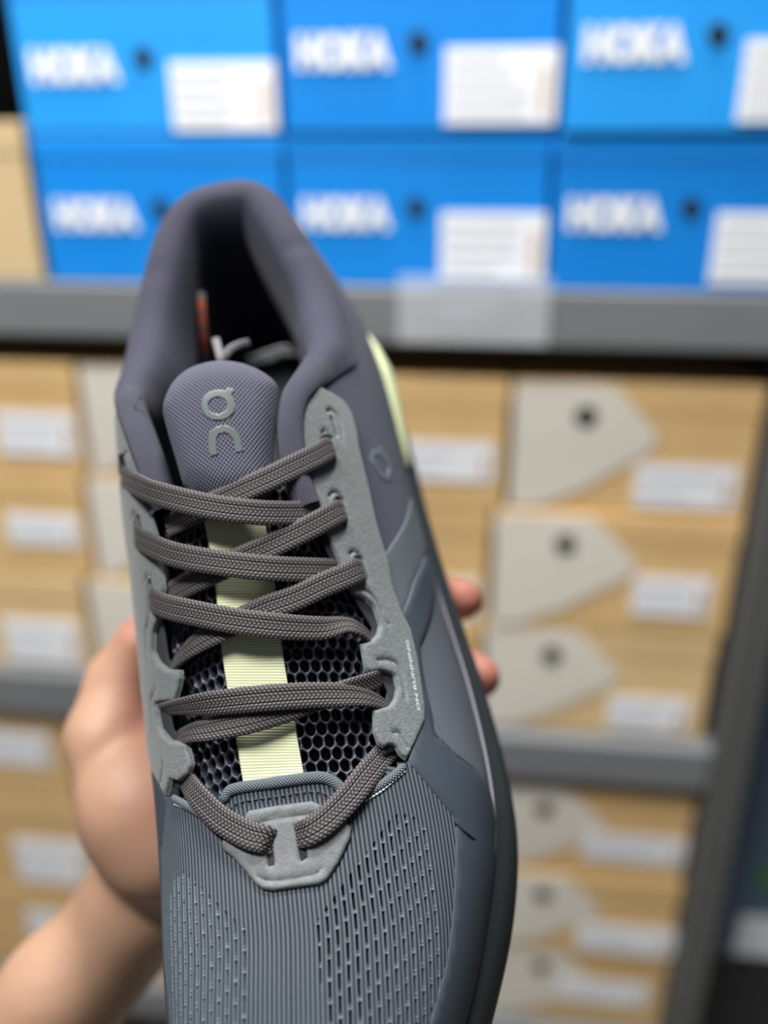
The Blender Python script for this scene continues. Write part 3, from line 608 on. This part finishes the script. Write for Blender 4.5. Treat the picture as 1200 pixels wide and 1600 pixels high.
drape_px('side_logo', [(578, 712), (583, 702), (590, 703), (593, 698), (597, 700), (604, 710), (611, 724), (615, 740), (612, 752), (604, 754), (594, 746), (585, 732), (580, 722)], [[(586, 716), (592, 712), (600, 720), (606, 732), (606, 742), (600, 740), (592, 730)]], m_sidelogo, shoe, UBV, .12)

# --- lace guide on the vamp
kp = uvs([(350, 1317), (356, 1303), (375, 1295), (390, 1267), (440, 1258), (488, 1252), (500, 1257), (515, 1275), (539, 1282), (550, 1293), (548, 1311), (530, 1350), (512, 1377), (500, 1384), (428, 1394), (412, 1391), (403, 1384), (368, 1341), (353, 1329)])
gk, exk = groove([[(406, 1370), (420, 1377), (450, 1376), (494, 1367), (504, 1358)], [(398, 1290), (430, 1281), (490, 1273)]], .4, .45)
gk2, exk2 = groove([[(364, 1318), (370, 1312), (385, 1310)], [(520, 1300), (530, 1303), (529, 1315), (515, 1340)], [(395, 1277), (440, 1267), (495, 1264)], [(447, 1285), (449, 1320), (452, 1360)]], -.4, .9)
kh = [uvs([(417, 1300), (425, 1299), (430, 1352), (422, 1354)]), uvs([(464, 1290), (471, 1290), (481, 1340), (472, 1346)])]
def hK(U, V, d): P = np.stack([U, V], 1); return .75+1.1*bev(d, .9)-gk(P)-gk2(P)
panel('lace_guide', kp, hK, .4, m_keeper, shoe, .8, holes=kh, extra=np.vstack([exk, exk2]))
panel('lace_guide_lining', uvs([(412, 1290), (434, 1288), (440, 1362), (416, 1364)]), lambda U, V, d: np.full(len(U), 1.0), .3, m_inner, shoe, 1.5, rings=())
panel('lace_guide_lining', uvs([(458, 1282), (476, 1280), (488, 1350), (466, 1354)]), lambda U, V, d: np.full(len(U), 1.0), .3, m_inner, shoe, 1.5, rings=())

# --- laces: flat braided bands
def lace(pts, name='shoelace', w0=6.0, th=1.25):
    """pts: (px, py, height over last, width factor, twist in degrees)"""
    ctl = []; nn = []
    for q in pts:
        P, n = at(q[0], q[1], q[2]); ctl.append(P); nn.append(n)
    ctl = np.array(ctl); nn = np.array(nn); m = len(pts); fine = 60*m
    par = np.linspace(0, m-1, fine); C = catmull(ctl, fine); Nn = catmull(nn, fine)
    W = np.interp(par, range(m), [q[3] if len(q) > 3 else 1 for q in pts]); TW = np.interp(par, range(m), [math.radians(q[4]) if len(q) > 4 else 0 for q in pts])
    L = np.concatenate([[0], np.cumsum(np.linalg.norm(np.diff(C, axis=0), axis=1))]); n = int(L[-1]/.2); s = np.linspace(0, L[-1], n); ip = lambda A_: np.stack([np.interp(s, L, A_[:, k]) for k in range(3)], 1)
    C = ip(C); Nn = nrm(ip(Nn)); W = np.interp(s, L, W); TW = np.interp(s, L, TW)
    for _ in range(3): Nn[1:-1] = nrm((Nn[:-2]+2*Nn[1:-1]+Nn[2:]))
    t = nrm(np.gradient(C, axis=0)); b = nrm(np.cross(t, Nn)); Nn = np.cross(b, t)
    b2 = b*np.cos(TW)[:, None]+Nn*np.sin(TW)[:, None]; N2 = -b*np.sin(TW)[:, None]+Nn*np.cos(TW)[:, None]
    xt_ = np.linspace(-1, 1, 54); xb_ = np.linspace(1, -1, 16)[1:-1]; cx = np.concatenate([xt_, xb_]); sgn = np.concatenate([np.ones(54), -np.ones(14)]); K = len(cx)
    cz = sgn*(1-np.abs(cx)**5)**.5
    rows = cx[None]*w0/2/.70+.5+0*s[:, None]; rk = np.floor(rows); rf = rows-rk
    chev = s[:, None]/1.0+.5*np.mod(rk, 2)+.3*np.sign(cx)[None]*(rf-.5)
    bd_ = (.5+.5*np.cos(2*np.pi*chev))*np.sin(np.pi*rf)**.6
    gro = np.exp(-((np.abs(cx[None])*w0/2-1.05)/.16)**2)
    h = .16*bd_-.16*gro; edge_ = np.abs(cx)[None]**6
    X = C[:, None]+b2[:, None]*(cx[None]*(w0/2)*W[:, None])[..., None]+N2[:, None]*(cz[None]*th/2*(1+.3*np.abs(cx)[None])+sgn[None]*h)[..., None]
    ca = np.array(srgb(104, 97, 99)); cdk = np.array(srgb(13, 12, 14)); k = np.clip(bd_**1.4*1.15*(1-.75*gro), 0, 1)*(.8+.2*rng.random(bd_.shape)); colr = cdk+(ca-cdk)*k[..., None]  # bead highlights and dark gaps painted into the thread colour
    n_ = len(s); F = []; idx = np.arange(n_*K).reshape(n_, K); nx = np.roll(idx, -1, 1)
    Q_ = np.stack([idx[:-1], nx[:-1], nx[1:], idx[1:]], -1).reshape(-1, 4).tolist()+[idx[0].tolist(), idx[-1][::-1].tolist()]
    return mk(name, X.reshape(-1, 3), Q_, m_lace, shoe, col=colr.reshape(-1, 3), scale=.001)
# crossing pairs, top to bottom: the strands from the right eyelets lie underneath
lace([(519, 703, -.5, .9), (514, 701, 2.0), (497, 711, 2.6), (470, 724, 2.5), (420, 748, 2.3), (370, 770, 1.6), (310, 798, .6), (262, 822, -.5)])
lace([(536, 800, -.5, .9), (531, 799, 2.0), (512, 809, 2.4), (480, 826, 1.9), (430, 850, 1.4), (380, 872, .8), (320, 900, 0), (262, 930, -1)])
lace([(565, 891, -.5, .9), (560, 891, 2.0), (540, 900, 2.4), (510, 912, 1.9), (460, 935, 1.4), (410, 953, 1.0), (350, 982, .6, 1, -8), (310, 1004, .2, .95, -15), (284, 1026, -.6, .8, -30), (262, 1052, -2.2, .7, -40)])
lace([(600, 1052, -1.6, .7, 30), (584, 1063, .2, .75, 25), (545, 1076, .8, .8, 20), (490, 1095, .6, .85), (440, 1112, .6, .95), (385, 1127, .8, 1, -8), (330, 1139, .8, .95, -15), (297, 1146, .2, .8, -25), (268, 1160, -2.2, .7, -30)])
lace([(190, 742, -1.0, .9), (193, 744, 1.9), (215, 757, 2.9), (245, 771, 3.8), (325, 791, 4.0), (405, 801, 3.4), (469, 802, 1.2), (500, 800, -.6)])
lace([(214, 838, -1.0, .9), (217, 840, 1.9), (240, 853, 2.7), (275, 867, 2.9), (340, 879, 2.9), (420, 888, 2.7), (490, 891, 1.0), (530, 892, -.8)])
lace([(238, 938, -1.0, .9), (241, 939, 1.9), (262, 948, 2.5), (295, 956, 2.6), (360, 969, 2.8), (430, 978, 2.7), (500, 982, 1.6, .95), (540, 977, 1.2, .75, 25), (562, 985, .8, .7, 35), (580, 1002, -1.8, .7, 30)])
lace([(246, 1106, -2.0, .5, -40), (262, 1106, .2, .6, -35), (290, 1103, 1.5, .75, -22), (330, 1099, 2.1, .95, -8), (400, 1092, 2.4), (470, 1087, 2.2), (530, 1086, 1.8, .95, 5), (570, 1090, 1.0, .8, 20), (598, 1101, -.6, .6, 35), (612, 1112, -2.2, .6, 35)])
lace([(284, 1205, -2.5, .9), (294, 1222, -.6, .95), (312, 1247, 1.4), (345, 1280, 2.3), (385, 1303, 2.9), (412, 1311, 2.7, 1), (424, 1316, 1.2, .95), (432, 1318, .2, .9)])
lace([(612, 1165, -2.5, .9), (592, 1188, -.8, .95), (572, 1212, 1.2), (545, 1246, 2.3), (510, 1281, 2.9), (484, 1299, 2.8), (468, 1305, 1.3, .95), (458, 1309, .2, .9)])

# --- sole
SR = np.array([[22, -9], [24, 0], [30, 9], [38, 17], [50, 26], [62, 33], [81, 42], [99, 47.5], [116, 49.2], [139, 48.6], [161, 46.4], [183, 44], [210, 42], [234, 41], [255, 39.5], [270, 36], [282, 28], [290, 17], [295, 2]], float)
SL = np.array([[22, -13], [24, -20], [30, -28], [38, -34], [50, -38.5], [65, -41.5], [80, -43.5], [95, -44.5], [110, -45.5], [130, -46.5], [150, -48], [170, -49], [190, -50], [210, -50], [230, -49], [250, -47], [268, -43], [281, -35], [290, -21], [295, -4]], float)
loopp = np.vstack([SR, SL[::-1]]); loopp = catmull(np.vstack([loopp, loopp[:1]])[:, ::-1], 361)[:-1]     # (x, y)
cen = np.array([-1, 155.]); tn = nrm(np.roll(loopp, -1, 0)-np.roll(loopp, 1, 0)); on = np.stack([-tn[:, 1], tn[:, 0]], 1); on *= np.sign((on*(loopp-cen)).sum(1))[:, None]
for _ in range(6): on = nrm(np.roll(on, 1, 0)+2*on+np.roll(on, -1, 0))
zfl = cr(np.clip(loopp[:, 1], 24, 290), 3); toe = np.clip((75-loopp[:, 1])/50, 0, 1)**2*5
prof = [(-9, lambda z: z+1.5), (-6.6, lambda z: z+3.2), (-5.6, lambda z: z+3.4), (-5.0, lambda z: z+2.2), (-2.6, lambda z: z-.5), (-.8, lambda z: z-5), (0, lambda z: z*0+18), (-.2, lambda z: z*0+12), (-1.0, lambda z: z*0+9.6), (-1.6, lambda z: z*0+9.0), (-1.0, lambda z: z*0+8.2), (-1.4, lambda z: z*0+3.5), (-3.5, lambda z: z*0+.8), (-8, lambda z: z*0)]
ringsv = [np.column_stack([loopp+on*o_, np.where(np.array(f(zfl)) < 9, f(zfl)+toe, f(zfl)+toe*np.clip((30-f(zfl))/22, 0, 1))]) for o_, f in prof]
NL = len(loopp); F = [[k*NL+i, k*NL+(i+1) % NL, (k+1)*NL+(i+1) % NL, (k+1)*NL+i] for k in range(len(prof)-1) for i in range(NL)]
V = np.concatenate(ringsv); V = np.vstack([V, [[-1, 155, 0]]]); ci = len(V)-1; F += [[(len(prof)-1)*NL+i, (len(prof)-1)*NL+(i+1) % NL, ci] for i in range(NL)]
sole = mk('sole', V, F, m_sole, shoe, scale=.001)
# pale bead where sole and upper meet
K = 8; c = np.column_stack([loopp-on*5.5, zfl+3.7]); V = []
for a in np.linspace(0, 2*np.pi, K, endpoint=False): V.append(c+np.column_stack([on*math.cos(a)*.45, np.full(NL, .45*math.sin(a))]))
mk('sole_bead', np.concatenate(V), [[k*NL+i, k*NL+(i+1) % NL, ((k+1) % K)*NL+(i+1) % NL, ((k+1) % K)*NL+i] for k in range(K) for i in range(NL)], m_piping, sole, scale=.001)
# pale lime band cupping the heel above the sole
hv = np.concatenate([np.linspace(221, 280, 36), 280+9.5*np.sin(np.linspace(0, np.pi/2, 16))[1:]])
def heel_pts(side):
    r = []
    for v in hv:
        zb = 37.5; ztp = 39+17*np.clip((v-221)/30, 0, 1)**.7; u = np.linspace(1, .5, 300) if side > 0 else np.linspace(0, .5, 300); p = surf(u, np.full(300, v)); row = []
        ob = 1.5+2.6*np.clip((v-221)/40, 0, 1)
        nh = np.array([side*1., 0, 0]) if v < 275 else nrm(np.array([side*math.cos((v-275)/15*math.pi/2), math.sin((v-275)/15*math.pi/2), 0]))
        for f_, o_ in ((0, 0), (0, .7), (.12, 1), (.5, .92), (.85, .6), (1, .15), (1.0, -.4)):
            z = zb+(ztp-zb)*f_; i = np.abs(p[:, 2]-z).argmin(); row.append(p[i]+nh*ob*o_)
        r.append(row)
    return np.array(r)
for side in (1, -1):
    H = heel_pts(side); n, m_ = H.shape[:2]; idx = np.arange(n*m_).reshape(n, m_); q = np.stack([idx[:-1, :-1], idx[:-1, 1:], idx[1:, 1:], idx[1:, :-1]], -1).reshape(-1, 4)
    mk('heel_band', H.reshape(-1, 3), q, m_lime, shoe, scale=.001)

# --- padded collar and lining
def rimpt(V, side):
    u = np.linspace(0, .5, 600) if side < 0 else np.linspace(1, .5, 600); p = surf(u, np.full(600, float(V))); i = np.abs(p[:, 2]-zc(V)).argmin(); return p[i]
rp = []; rear = []
for x, y in [(492, 786), (481, 757), (472, 725), (467, 690), (466, 655), (472, 625), (487, 601)]: rp.append(at(x, y, .6)[0]); rear.append(0)
rear[-1] = .12; rear[-2] = .04
for v, r in [(213, .5), (221, .8), (230, 1), (240, 1), (250, 1), (260, 1), (269, 1), (277, 1), (282.5, 1), (286.5, 1), (288.8, 1), (289.85, 1)]: rp.append(rimpt(v, 1)); rear.append(r)
for v, r in [(289.85, 1), (288.8, 1), (286.5, 1), (282.5, 1), (277, 1), (269, 1), (260, 1), (250, 1), (240, 1), (230, 1), (221, .8), (213, .5)]: rp.append(rimpt(v, -1)); rear.append(r)
for x, y in [(192, 634), (197, 655), (206, 682), (216, 712), (228, 745), (238, 780), (246, 806)]: rp.append(at(x, y, .6)[0]); rear.append(0)
rear[-7] = .12; rear[-6] = .04
rp = np.array(rp); n = 260; par = np.linspace(0, len(rp)-1, n); C = catmull(rp, n); RW = np.interp(par, range(len(rp)), rear)
for _ in range(10): C[1:-1] = (C[:-2]+2*C[1:-1]+C[2:])/4; RW[1:-1] = (RW[:-2]+2*RW[1:-1]+RW[2:])/4
for _ in range(40): C[1:-1] = np.where(RW[1:-1, None] > .95, (C[:-2]+2*C[1:-1]+C[2:])/4, C[1:-1])
t = nrm(np.gradient(C, axis=0)); th_ = nrm(t*[1, 1, 0]); Nh = nrm(np.cross(th_, [0, 0, 1.]))          # horizontal, outward
Nl = np.array([nrm(np.array([-.28*np.sign(x-(-6))*-1, -.35, .9])) for x in C[:, 0]])
mid = np.array([-6., 195, 90]); s0 = np.sign((Nh*(C-mid)*[1, 1, 0]).sum(1)); Nh *= np.where(RW > .5, np.sign(s0), 1)[:, None]
_, idxs = 0, 0
Nf = []
for p in C:
    loc, nn_, i_, d_ = BV.find_nearest(Vector(p)); nn_ = np.array(nn_); Nf.append(nn_ if nn_[2] > 0 else -nn_)
Nf = np.array(Nf); Df = np.cross(Nf, t); Df *= np.sign((Df*(np.array([-6., 0, 0])-C*[1, 0, 0])).sum(1))[:, None]
N_ = nrm(Nh*RW[:, None]+Nf*(1-RW)[:, None]); D_ = nrm(np.array([0, 0, 1.])*RW[:, None]+nrm(Df)*(1-RW)[:, None])
rearp = np.array([(-9, 3.6), (-5, 2.6), (-1, 1.6), (2.6, -.2), (4.6, -3.5), (4.8, -7), (2.6, -10.5), (-3, -13), (-12, -14), (-24, -13), (-40, -10), (-58, -6)])
frontp = np.array([(-1.0, .6), (-.6, 1.5), (.6, 2.1), (2.0, 2.2), (3.4, 1.6), (4.5, .4), (5.0, -1.2), (4.7, -3), (3.8, -4.5), (2.6, -5.4), (1.2, -6), (-.5, -6)])
for _ in range(28): N_[1:-1] = nrm(N_[:-2]+2*N_[1:-1]+N_[2:]); D_[1:-1] = nrm(D_[:-2]+2*D_[1:-1]+D_[2:])
K = 44; pr = catmull(rearp, K); pf = catmull(frontp, K)
prof = pr[None]*RW[:, None, None]+pf[None]*(1-RW)[:, None, None]
X = C[:, None]+D_[:, None]*prof[..., :1]+N_[:, None]*prof[..., 1:]
s = np.concatenate([[0], np.cumsum(np.linalg.norm(np.diff(C, axis=0), axis=1))]); pass
pl = np.concatenate([np.zeros((n, 1)), np.cumsum(np.linalg.norm(np.diff(prof, axis=1), axis=2), axis=1)], 1)
uvc = np.stack([pl, np.broadcast_to(s[:, None], (n, K))], -1).reshape(-1, 2)
# soft creases in the padding
ang = s/s[-1]; crease = 1.1*np.exp(-((ang-.36)/.008)**2)+.8*np.exp(-((ang-.66)/.012)**2)
X += (N_[:, None]*0-np.array([0, 0, 0.])) + (-(X-C[:, None]))*0
X[:, 8:26] -= (nrm(X[:, 8:26]-C[:, None]+1e-6)*crease[:, None, None]*np.hanning(18)[None, :, None])
idx = np.arange(n*K).reshape(n, K); Q4 = np.stack([idx[:-1, :-1], idx[:-1, 1:], idx[1:, 1:], idx[1:, :-1]], -1).reshape(-1, 4)
fr = (RW[:-1] < .3); frq = np.repeat(fr, K-1)
collar = mk('collar', X.reshape(-1, 3), Q4[~frq], m_collar, shoe, uv=uvc, scale=.001)
for nm, sel in (('collar_edge', frq & (np.repeat(np.arange(n-1), K-1) < n//2)), ('collar_edge', frq & (np.repeat(np.arange(n-1), K-1) >= n//2))):
    q = Q4[sel]; used = np.unique(q); rm = np.full(n*K, -1); rm[used] = np.arange(len(used)); mk(nm, X.reshape(-1, 3)[used], rm[q], m_bead, collar, uv=uvc[used], scale=.001)
LBV = BVHTree.FromPolygons([tuple(p) for p in X.reshape(-1, 3)], [tuple(q) for q in Q4])
# insole inside
ins = loopp-on*14; ins = ins[::3]; mI = len(ins); mk('insole', np.vstack([np.column_stack([ins, np.full(mI, 44.)]), [[-1, 155, 43]]]), [[i, (i+1) % mI, mI] for i in range(mI)], m_insole, shoe, scale=.001)
# printed tape and tag inside the heel
def lining_strip(name, pts, wpx, mt, lift, par):
    c = catmull(np.array(pts, float), 20); V = []
    for x, y in c:
        for sx in (-wpx/2, wpx/2):
            r = cast(x+sx, y, LBV); V.append(r[0] if r else atz(x, y, 60))
    V = np.array(V); d = nrm(EYE-V); a = V+d*lift; b = V+d*(lift-.6); N = len(V)
    F = [[2*i, 2*i+1, 2*i+3, 2*i+2] for i in range(19)]; F += [[q+N for q in f[::-1]] for f in F]+[[0, 1, 1+N, N], [N-2, N-1, 2*N-1, 2*N-2]]+[[2*i, 2*i+2, 2*i+2+N, 2*i+N] for i in range(19)]+[[2*i+1, 2*i+3, 2*i+3+N, 2*i+1+N] for i in range(19)]
    return mk(name, np.concatenate([a, b]), F, mt, par, scale=.001)
tape = lining_strip('printed_tape', [(314, 452), (316, 490), (319, 530), (322, 575)], 11, m_tape, 1.2, shoe)
for a, b in (((314.5, 468), (315.5, 484)), ((316.5, 489), (317, 496)), ((317, 498), (317.8, 510)), ((318, 518), (318.3, 524)), ((318.4, 526), (319, 535)), ((319.2, 538), (319.6, 541)), ((319.6, 542), (320, 549))):
    lining_strip('orange_glyph', [a, ((a[0]+b[0])/2, (a[1]+b[1])/2), b], 9.5, m_orange, 2.0, tape)
def ribbon(name, pts, wd, mt, z, par):
    c = catmull(np.array([atz(x, y, z+dz) for x, y, dz in pts]), 24); t = nrm(np.gradient(c, axis=0)); v = nrm(EYE-c); sd_ = nrm(np.cross(t, v)); nn_ = np.cross(sd_, t); V = []
    for i in range(24):
        for a_, b_ in ((-1, .3), (-.5, .5), (.5, .5), (1, .3), (1, -.3), (-1, -.3)): V.append(c[i]+sd_[i]*a_*wd/2+nn_[i]*b_)
    F = [[i*6+j, i*6+(j+1) % 6, (i+1)*6+(j+1) % 6, (i+1)*6+j] for i in range(23) for j in range(6)]+[[5, 4, 3, 2, 1, 0], [138+j for j in range(6)]]
    return mk(name, V, F, mt, par, scale=.001)
m_tag = mat('grey_loop_tape', srgb(96, 94, 98), .8)
ribbon('inner_tag', [(337, 530, -2), (341, 545, 0), (345, 562, 0), (349, 585, -4)], 2.2, m_tag, 100, shoe)
ribbon('inner_tag', [(388, 536, -3), (372, 540, 0), (358, 548, 1), (350, 562, 0), (346, 585, -4)], 2.4, m_tag, 99, shoe)

# ------------------------------------------------------------------ the hand and forearm: one continuous skin
def seg_sd(P, a, b, ra, rb):
    a = np.array(a, float); b = np.array(b, float); ab = b-a; t = np.clip(((P-a)@ab)/(ab@ab), 0, 1); return np.linalg.norm(P-(a+t[..., None]*ab), axis=-1)-(ra+(rb-ra)*t)
wr = atz(222, 1398, -46); fa1 = atz(92, 1550, -58); fa2 = fa1+(fa1-wr)*4.2+np.array([0, 0, -26])
bones = [  # a, b, radius a, radius b, blend
 (wr, fa1, 17, 18, 6), (fa1, fa2, 18, 32, 8), (wr+[5, 2, -8], fa1+[5, 2, -8], 15, 17, 8),
 (wr, (-48, 146, -30), 18, 19, 8), ((-45, 150, -27), (-30, 185, -26), 21, 19, 12), (wr+[10, 4, 0], (-14, 150, -24), 17, 18, 10), ((-14, 150, -24), (-8, 180, -24), 18, 17, 12), ((-66, 142, -18), (-40, 170, -23), 18, 18, 10),
 ((-60, 132, -20), (-66, 146, -15), 17, 16.5, 7), ((-66, 144, -15), (-76, 166, -8), 16.5, 12.8, 10), ((-76, 166, -8), (-71, 184, -4), 12.4, 11.6, 8), ((-71, 184, -4), (-61.5, 193, 5), 11.6, 9.4, 5),
 ((-30, 196, -20), (8, 207, -16), 10.5, 9.2, 6), ((8, 207, -16), (36, 204, -13), 9.2, 8.4, 3.5), ((36, 204, -13), (48.2, 195, -6), 8.4, 7.4, 3.5),
 ((-14, 184, -20), (22, 182, -16), 10.5, 9.2, 6), ((22, 182, -16), (40, 174, -12), 9.2, 8.4, 3.5), ((40, 174, -12), (48.6, 165, -7), 8.4, 7.4, 3.5),
 ((-8, 164, -20), (24, 160, -16), 10, 8.8, 6), ((24, 160, -16), (38, 152, -12), 8.6, 7.6, 3.5), ((38, 152, -12), (44, 144, -9.5), 7.6, 7, 3),
 ((-6, 146, -20), (20, 140, -16), 9, 7.8, 6), ((20, 140, -16), (31, 134, -11), 7.8, 6.6, 3.5)]
h_ = 2.3; mn = np.array([-300, -160, -190]); mx = np.array([66, 228, 24]); nx_, ny_, nz_ = ((mx-mn)/h_).astype(int)
G = np.stack(np.meshgrid(mn[0]+h_*np.arange(nx_), mn[1]+h_*np.arange(ny_), mn[2]+h_*np.arange(nz_), indexing='ij'), -1)
sd = None
for a, b, ra, rb, k in bones:
    d = seg_sd(G, a, b, ra, rb)
    if sd is None: sd = d
    else: hq = np.clip(.5+.5*(sd-d)/k, 0, 1); sd = sd+(d-sd)*hq-k*hq*(1-hq)
# palm creases
cr1 = seg_sd(G, (-78, 150, 4), (-52, 172, -2), 1.2, 1.2); sd = sd+1.6*np.exp(-(np.maximum(cr1, 0)/2.6)**2)
sd = np.maximum(sd, -(G[..., 2]*0+99)); flat = G[..., 2]+1.0           # keep the palm below the sole
inplan = (G[..., 0] > -46) & (G[..., 0] < 41); sd = np.where(inplan, np.maximum(sd, flat), sd)
sd[[0, -1]] = 5; sd[:, [0, -1]] = 5; sd[:, :, [0, -1]] = 5
def surface_nets(D):
    s = D < 0; nx, ny, nz = D.shape; cnt = np.zeros((nx-1, ny-1, nz-1)); acc = np.zeros((nx-1, ny-1, nz-1, 3))
    off8 = [(i, j, k) for i in (0, 1) for j in (0, 1) for k in (0, 1)]; sl_ = lambda o: (slice(o[0], nx-1+o[0]), slice(o[1], ny-1+o[1]), slice(o[2], nz-1+o[2]))
    for a in off8:
        for ax in range(3):
            if a[ax]: continue
            b = list(a); b[ax] = 1; Da, Db = D[sl_(a)], D[sl_(b)]; c = (Da < 0) != (Db < 0); t = np.where(c, Da/np.where(c, Da-Db, 1), 0)
            p = np.zeros(c.shape+(3,)); p[..., 0] = a[0]; p[..., 1] = a[1]; p[..., 2] = a[2]; p[..., ax] += t; acc += p*c[..., None]; cnt += c
    act = cnt > 0; id_ = np.full(act.shape, -1); id_[act] = np.arange(act.sum()); ijk = np.argwhere(act); V = ijk+acc[act]/cnt[act][:, None]; F = []
    for ax in range(3):
        b_, c_ = (ax+1) % 3, (ax+2) % 3; lo = [slice(1, -1)]*3; lo[ax] = slice(0, -1); hi = list(lo); hi[ax] = slice(1, None)
        sa, sb = s[tuple(lo)], s[tuple(hi)]; e = np.argwhere(sa != sb)
        if not len(e): continue
        flip = sa[tuple(e.T)]; base = e.copy(); base[:, b_] += 1; base[:, c_] += 1
        eb = np.zeros(3, int); eb[b_] = 1; ec = np.zeros(3, int); ec[c_] = 1
        q = np.stack([id_[tuple((base-o).T)] for o in (0*eb, eb, eb+ec, ec)], 1); q[~flip] = q[~flip][:, ::-1]; F.append(q)
    return V, np.concatenate(F)
Vh, Fh = surface_nets(sd); Vh = mn+Vh*h_
nb = np.zeros_like(Vh); ct = np.zeros(len(Vh))
for _ in range(3):
    nb[:] = 0; ct[:] = 0
    for i in range(4):
        for j in (1, 3): np.add.at(nb, Fh[:, i], Vh[Fh[:, (i+j) % 4]]); np.add.at(ct, Fh[:, i], 1)
    Vh = Vh*.45+.55*nb/ct[:, None]
m_skin = mat('skin', srgb(226, 176, 142), .55, attr=True, sss=.12, bump=('noise', 300), bstr=.12, noise=(45, .07), spec=.35)
m_nail = mat('fingernail', srgb(232, 180, 160), .3)
tips = np.array([[49, 195, -5], [49, 165, -6], [-58, 196, 6], [44, 144, -9], [31, 134, -11]]); red = np.exp(-(np.min(np.linalg.norm(Vh[:, None]-tips[None], axis=2), axis=1)/11)**2)
palmred = .5*np.exp(-(np.linalg.norm(Vh-np.array([-60, 172, -4]), axis=1)/15)**2)+.35*np.exp(-(np.linalg.norm(Vh-np.array([-50, 140, -5]), axis=1)/18)**2)
skc = np.array(srgb(156, 123, 101))[None]*(1-np.clip(red+palmred, 0, 1))[:, None]+np.array(srgb(158, 92, 82))[None]*np.clip(red+palmred, 0, 1)[:, None]
hand = mk('hand', Vh, Fh, m_skin, None, col=skc, scale=.001, M=M_SHOE); tag(hand, 'bare hand and forearm gripping the grey shoe from below', 'hand')
def nail(tip, nrm_, along, r):
    nrm_ = nrm(np.array(nrm_, float)); along = nrm(np.array(along, float)); side = np.cross(nrm_, along); V = []; F = []; A_, B_ = 7, 7
    for i in range(A_):
        for j in range(B_):
            a = (i/(A_-1)-.5)*2; b = (j/(B_-1)-.5)*2; bb = b*(1 if abs(a) < .6 else .85); V.append(np.array(tip)+side*r*.72*math.sin(bb)+along*a*r*.75+nrm_*(r*.98*math.cos(bb*.8)))
    F = [[i*B_+j, i*B_+j+1, (i+1)*B_+j+1, (i+1)*B_+j] for i in range(A_-1) for j in range(B_-1)]
    N = len(V); V = np.array(V); V2 = V-nrm_*.8; F += [[q+N for q in f[::-1]] for f in F]
    mk('fingernail', np.vstack([V, V2]), F, m_nail, hand, scale=.001)
nail((45.5, 197, -8), (.3, .45, -.84), (.75, -.55, .4), 7.4); nail((46, 167.5, -8.8), (.3, .45, -.84), (.7, -.6, .4), 7.4); nail((-60, 194, 4), (-.6, .65, .3), (.7, .6, .45), 8.6)
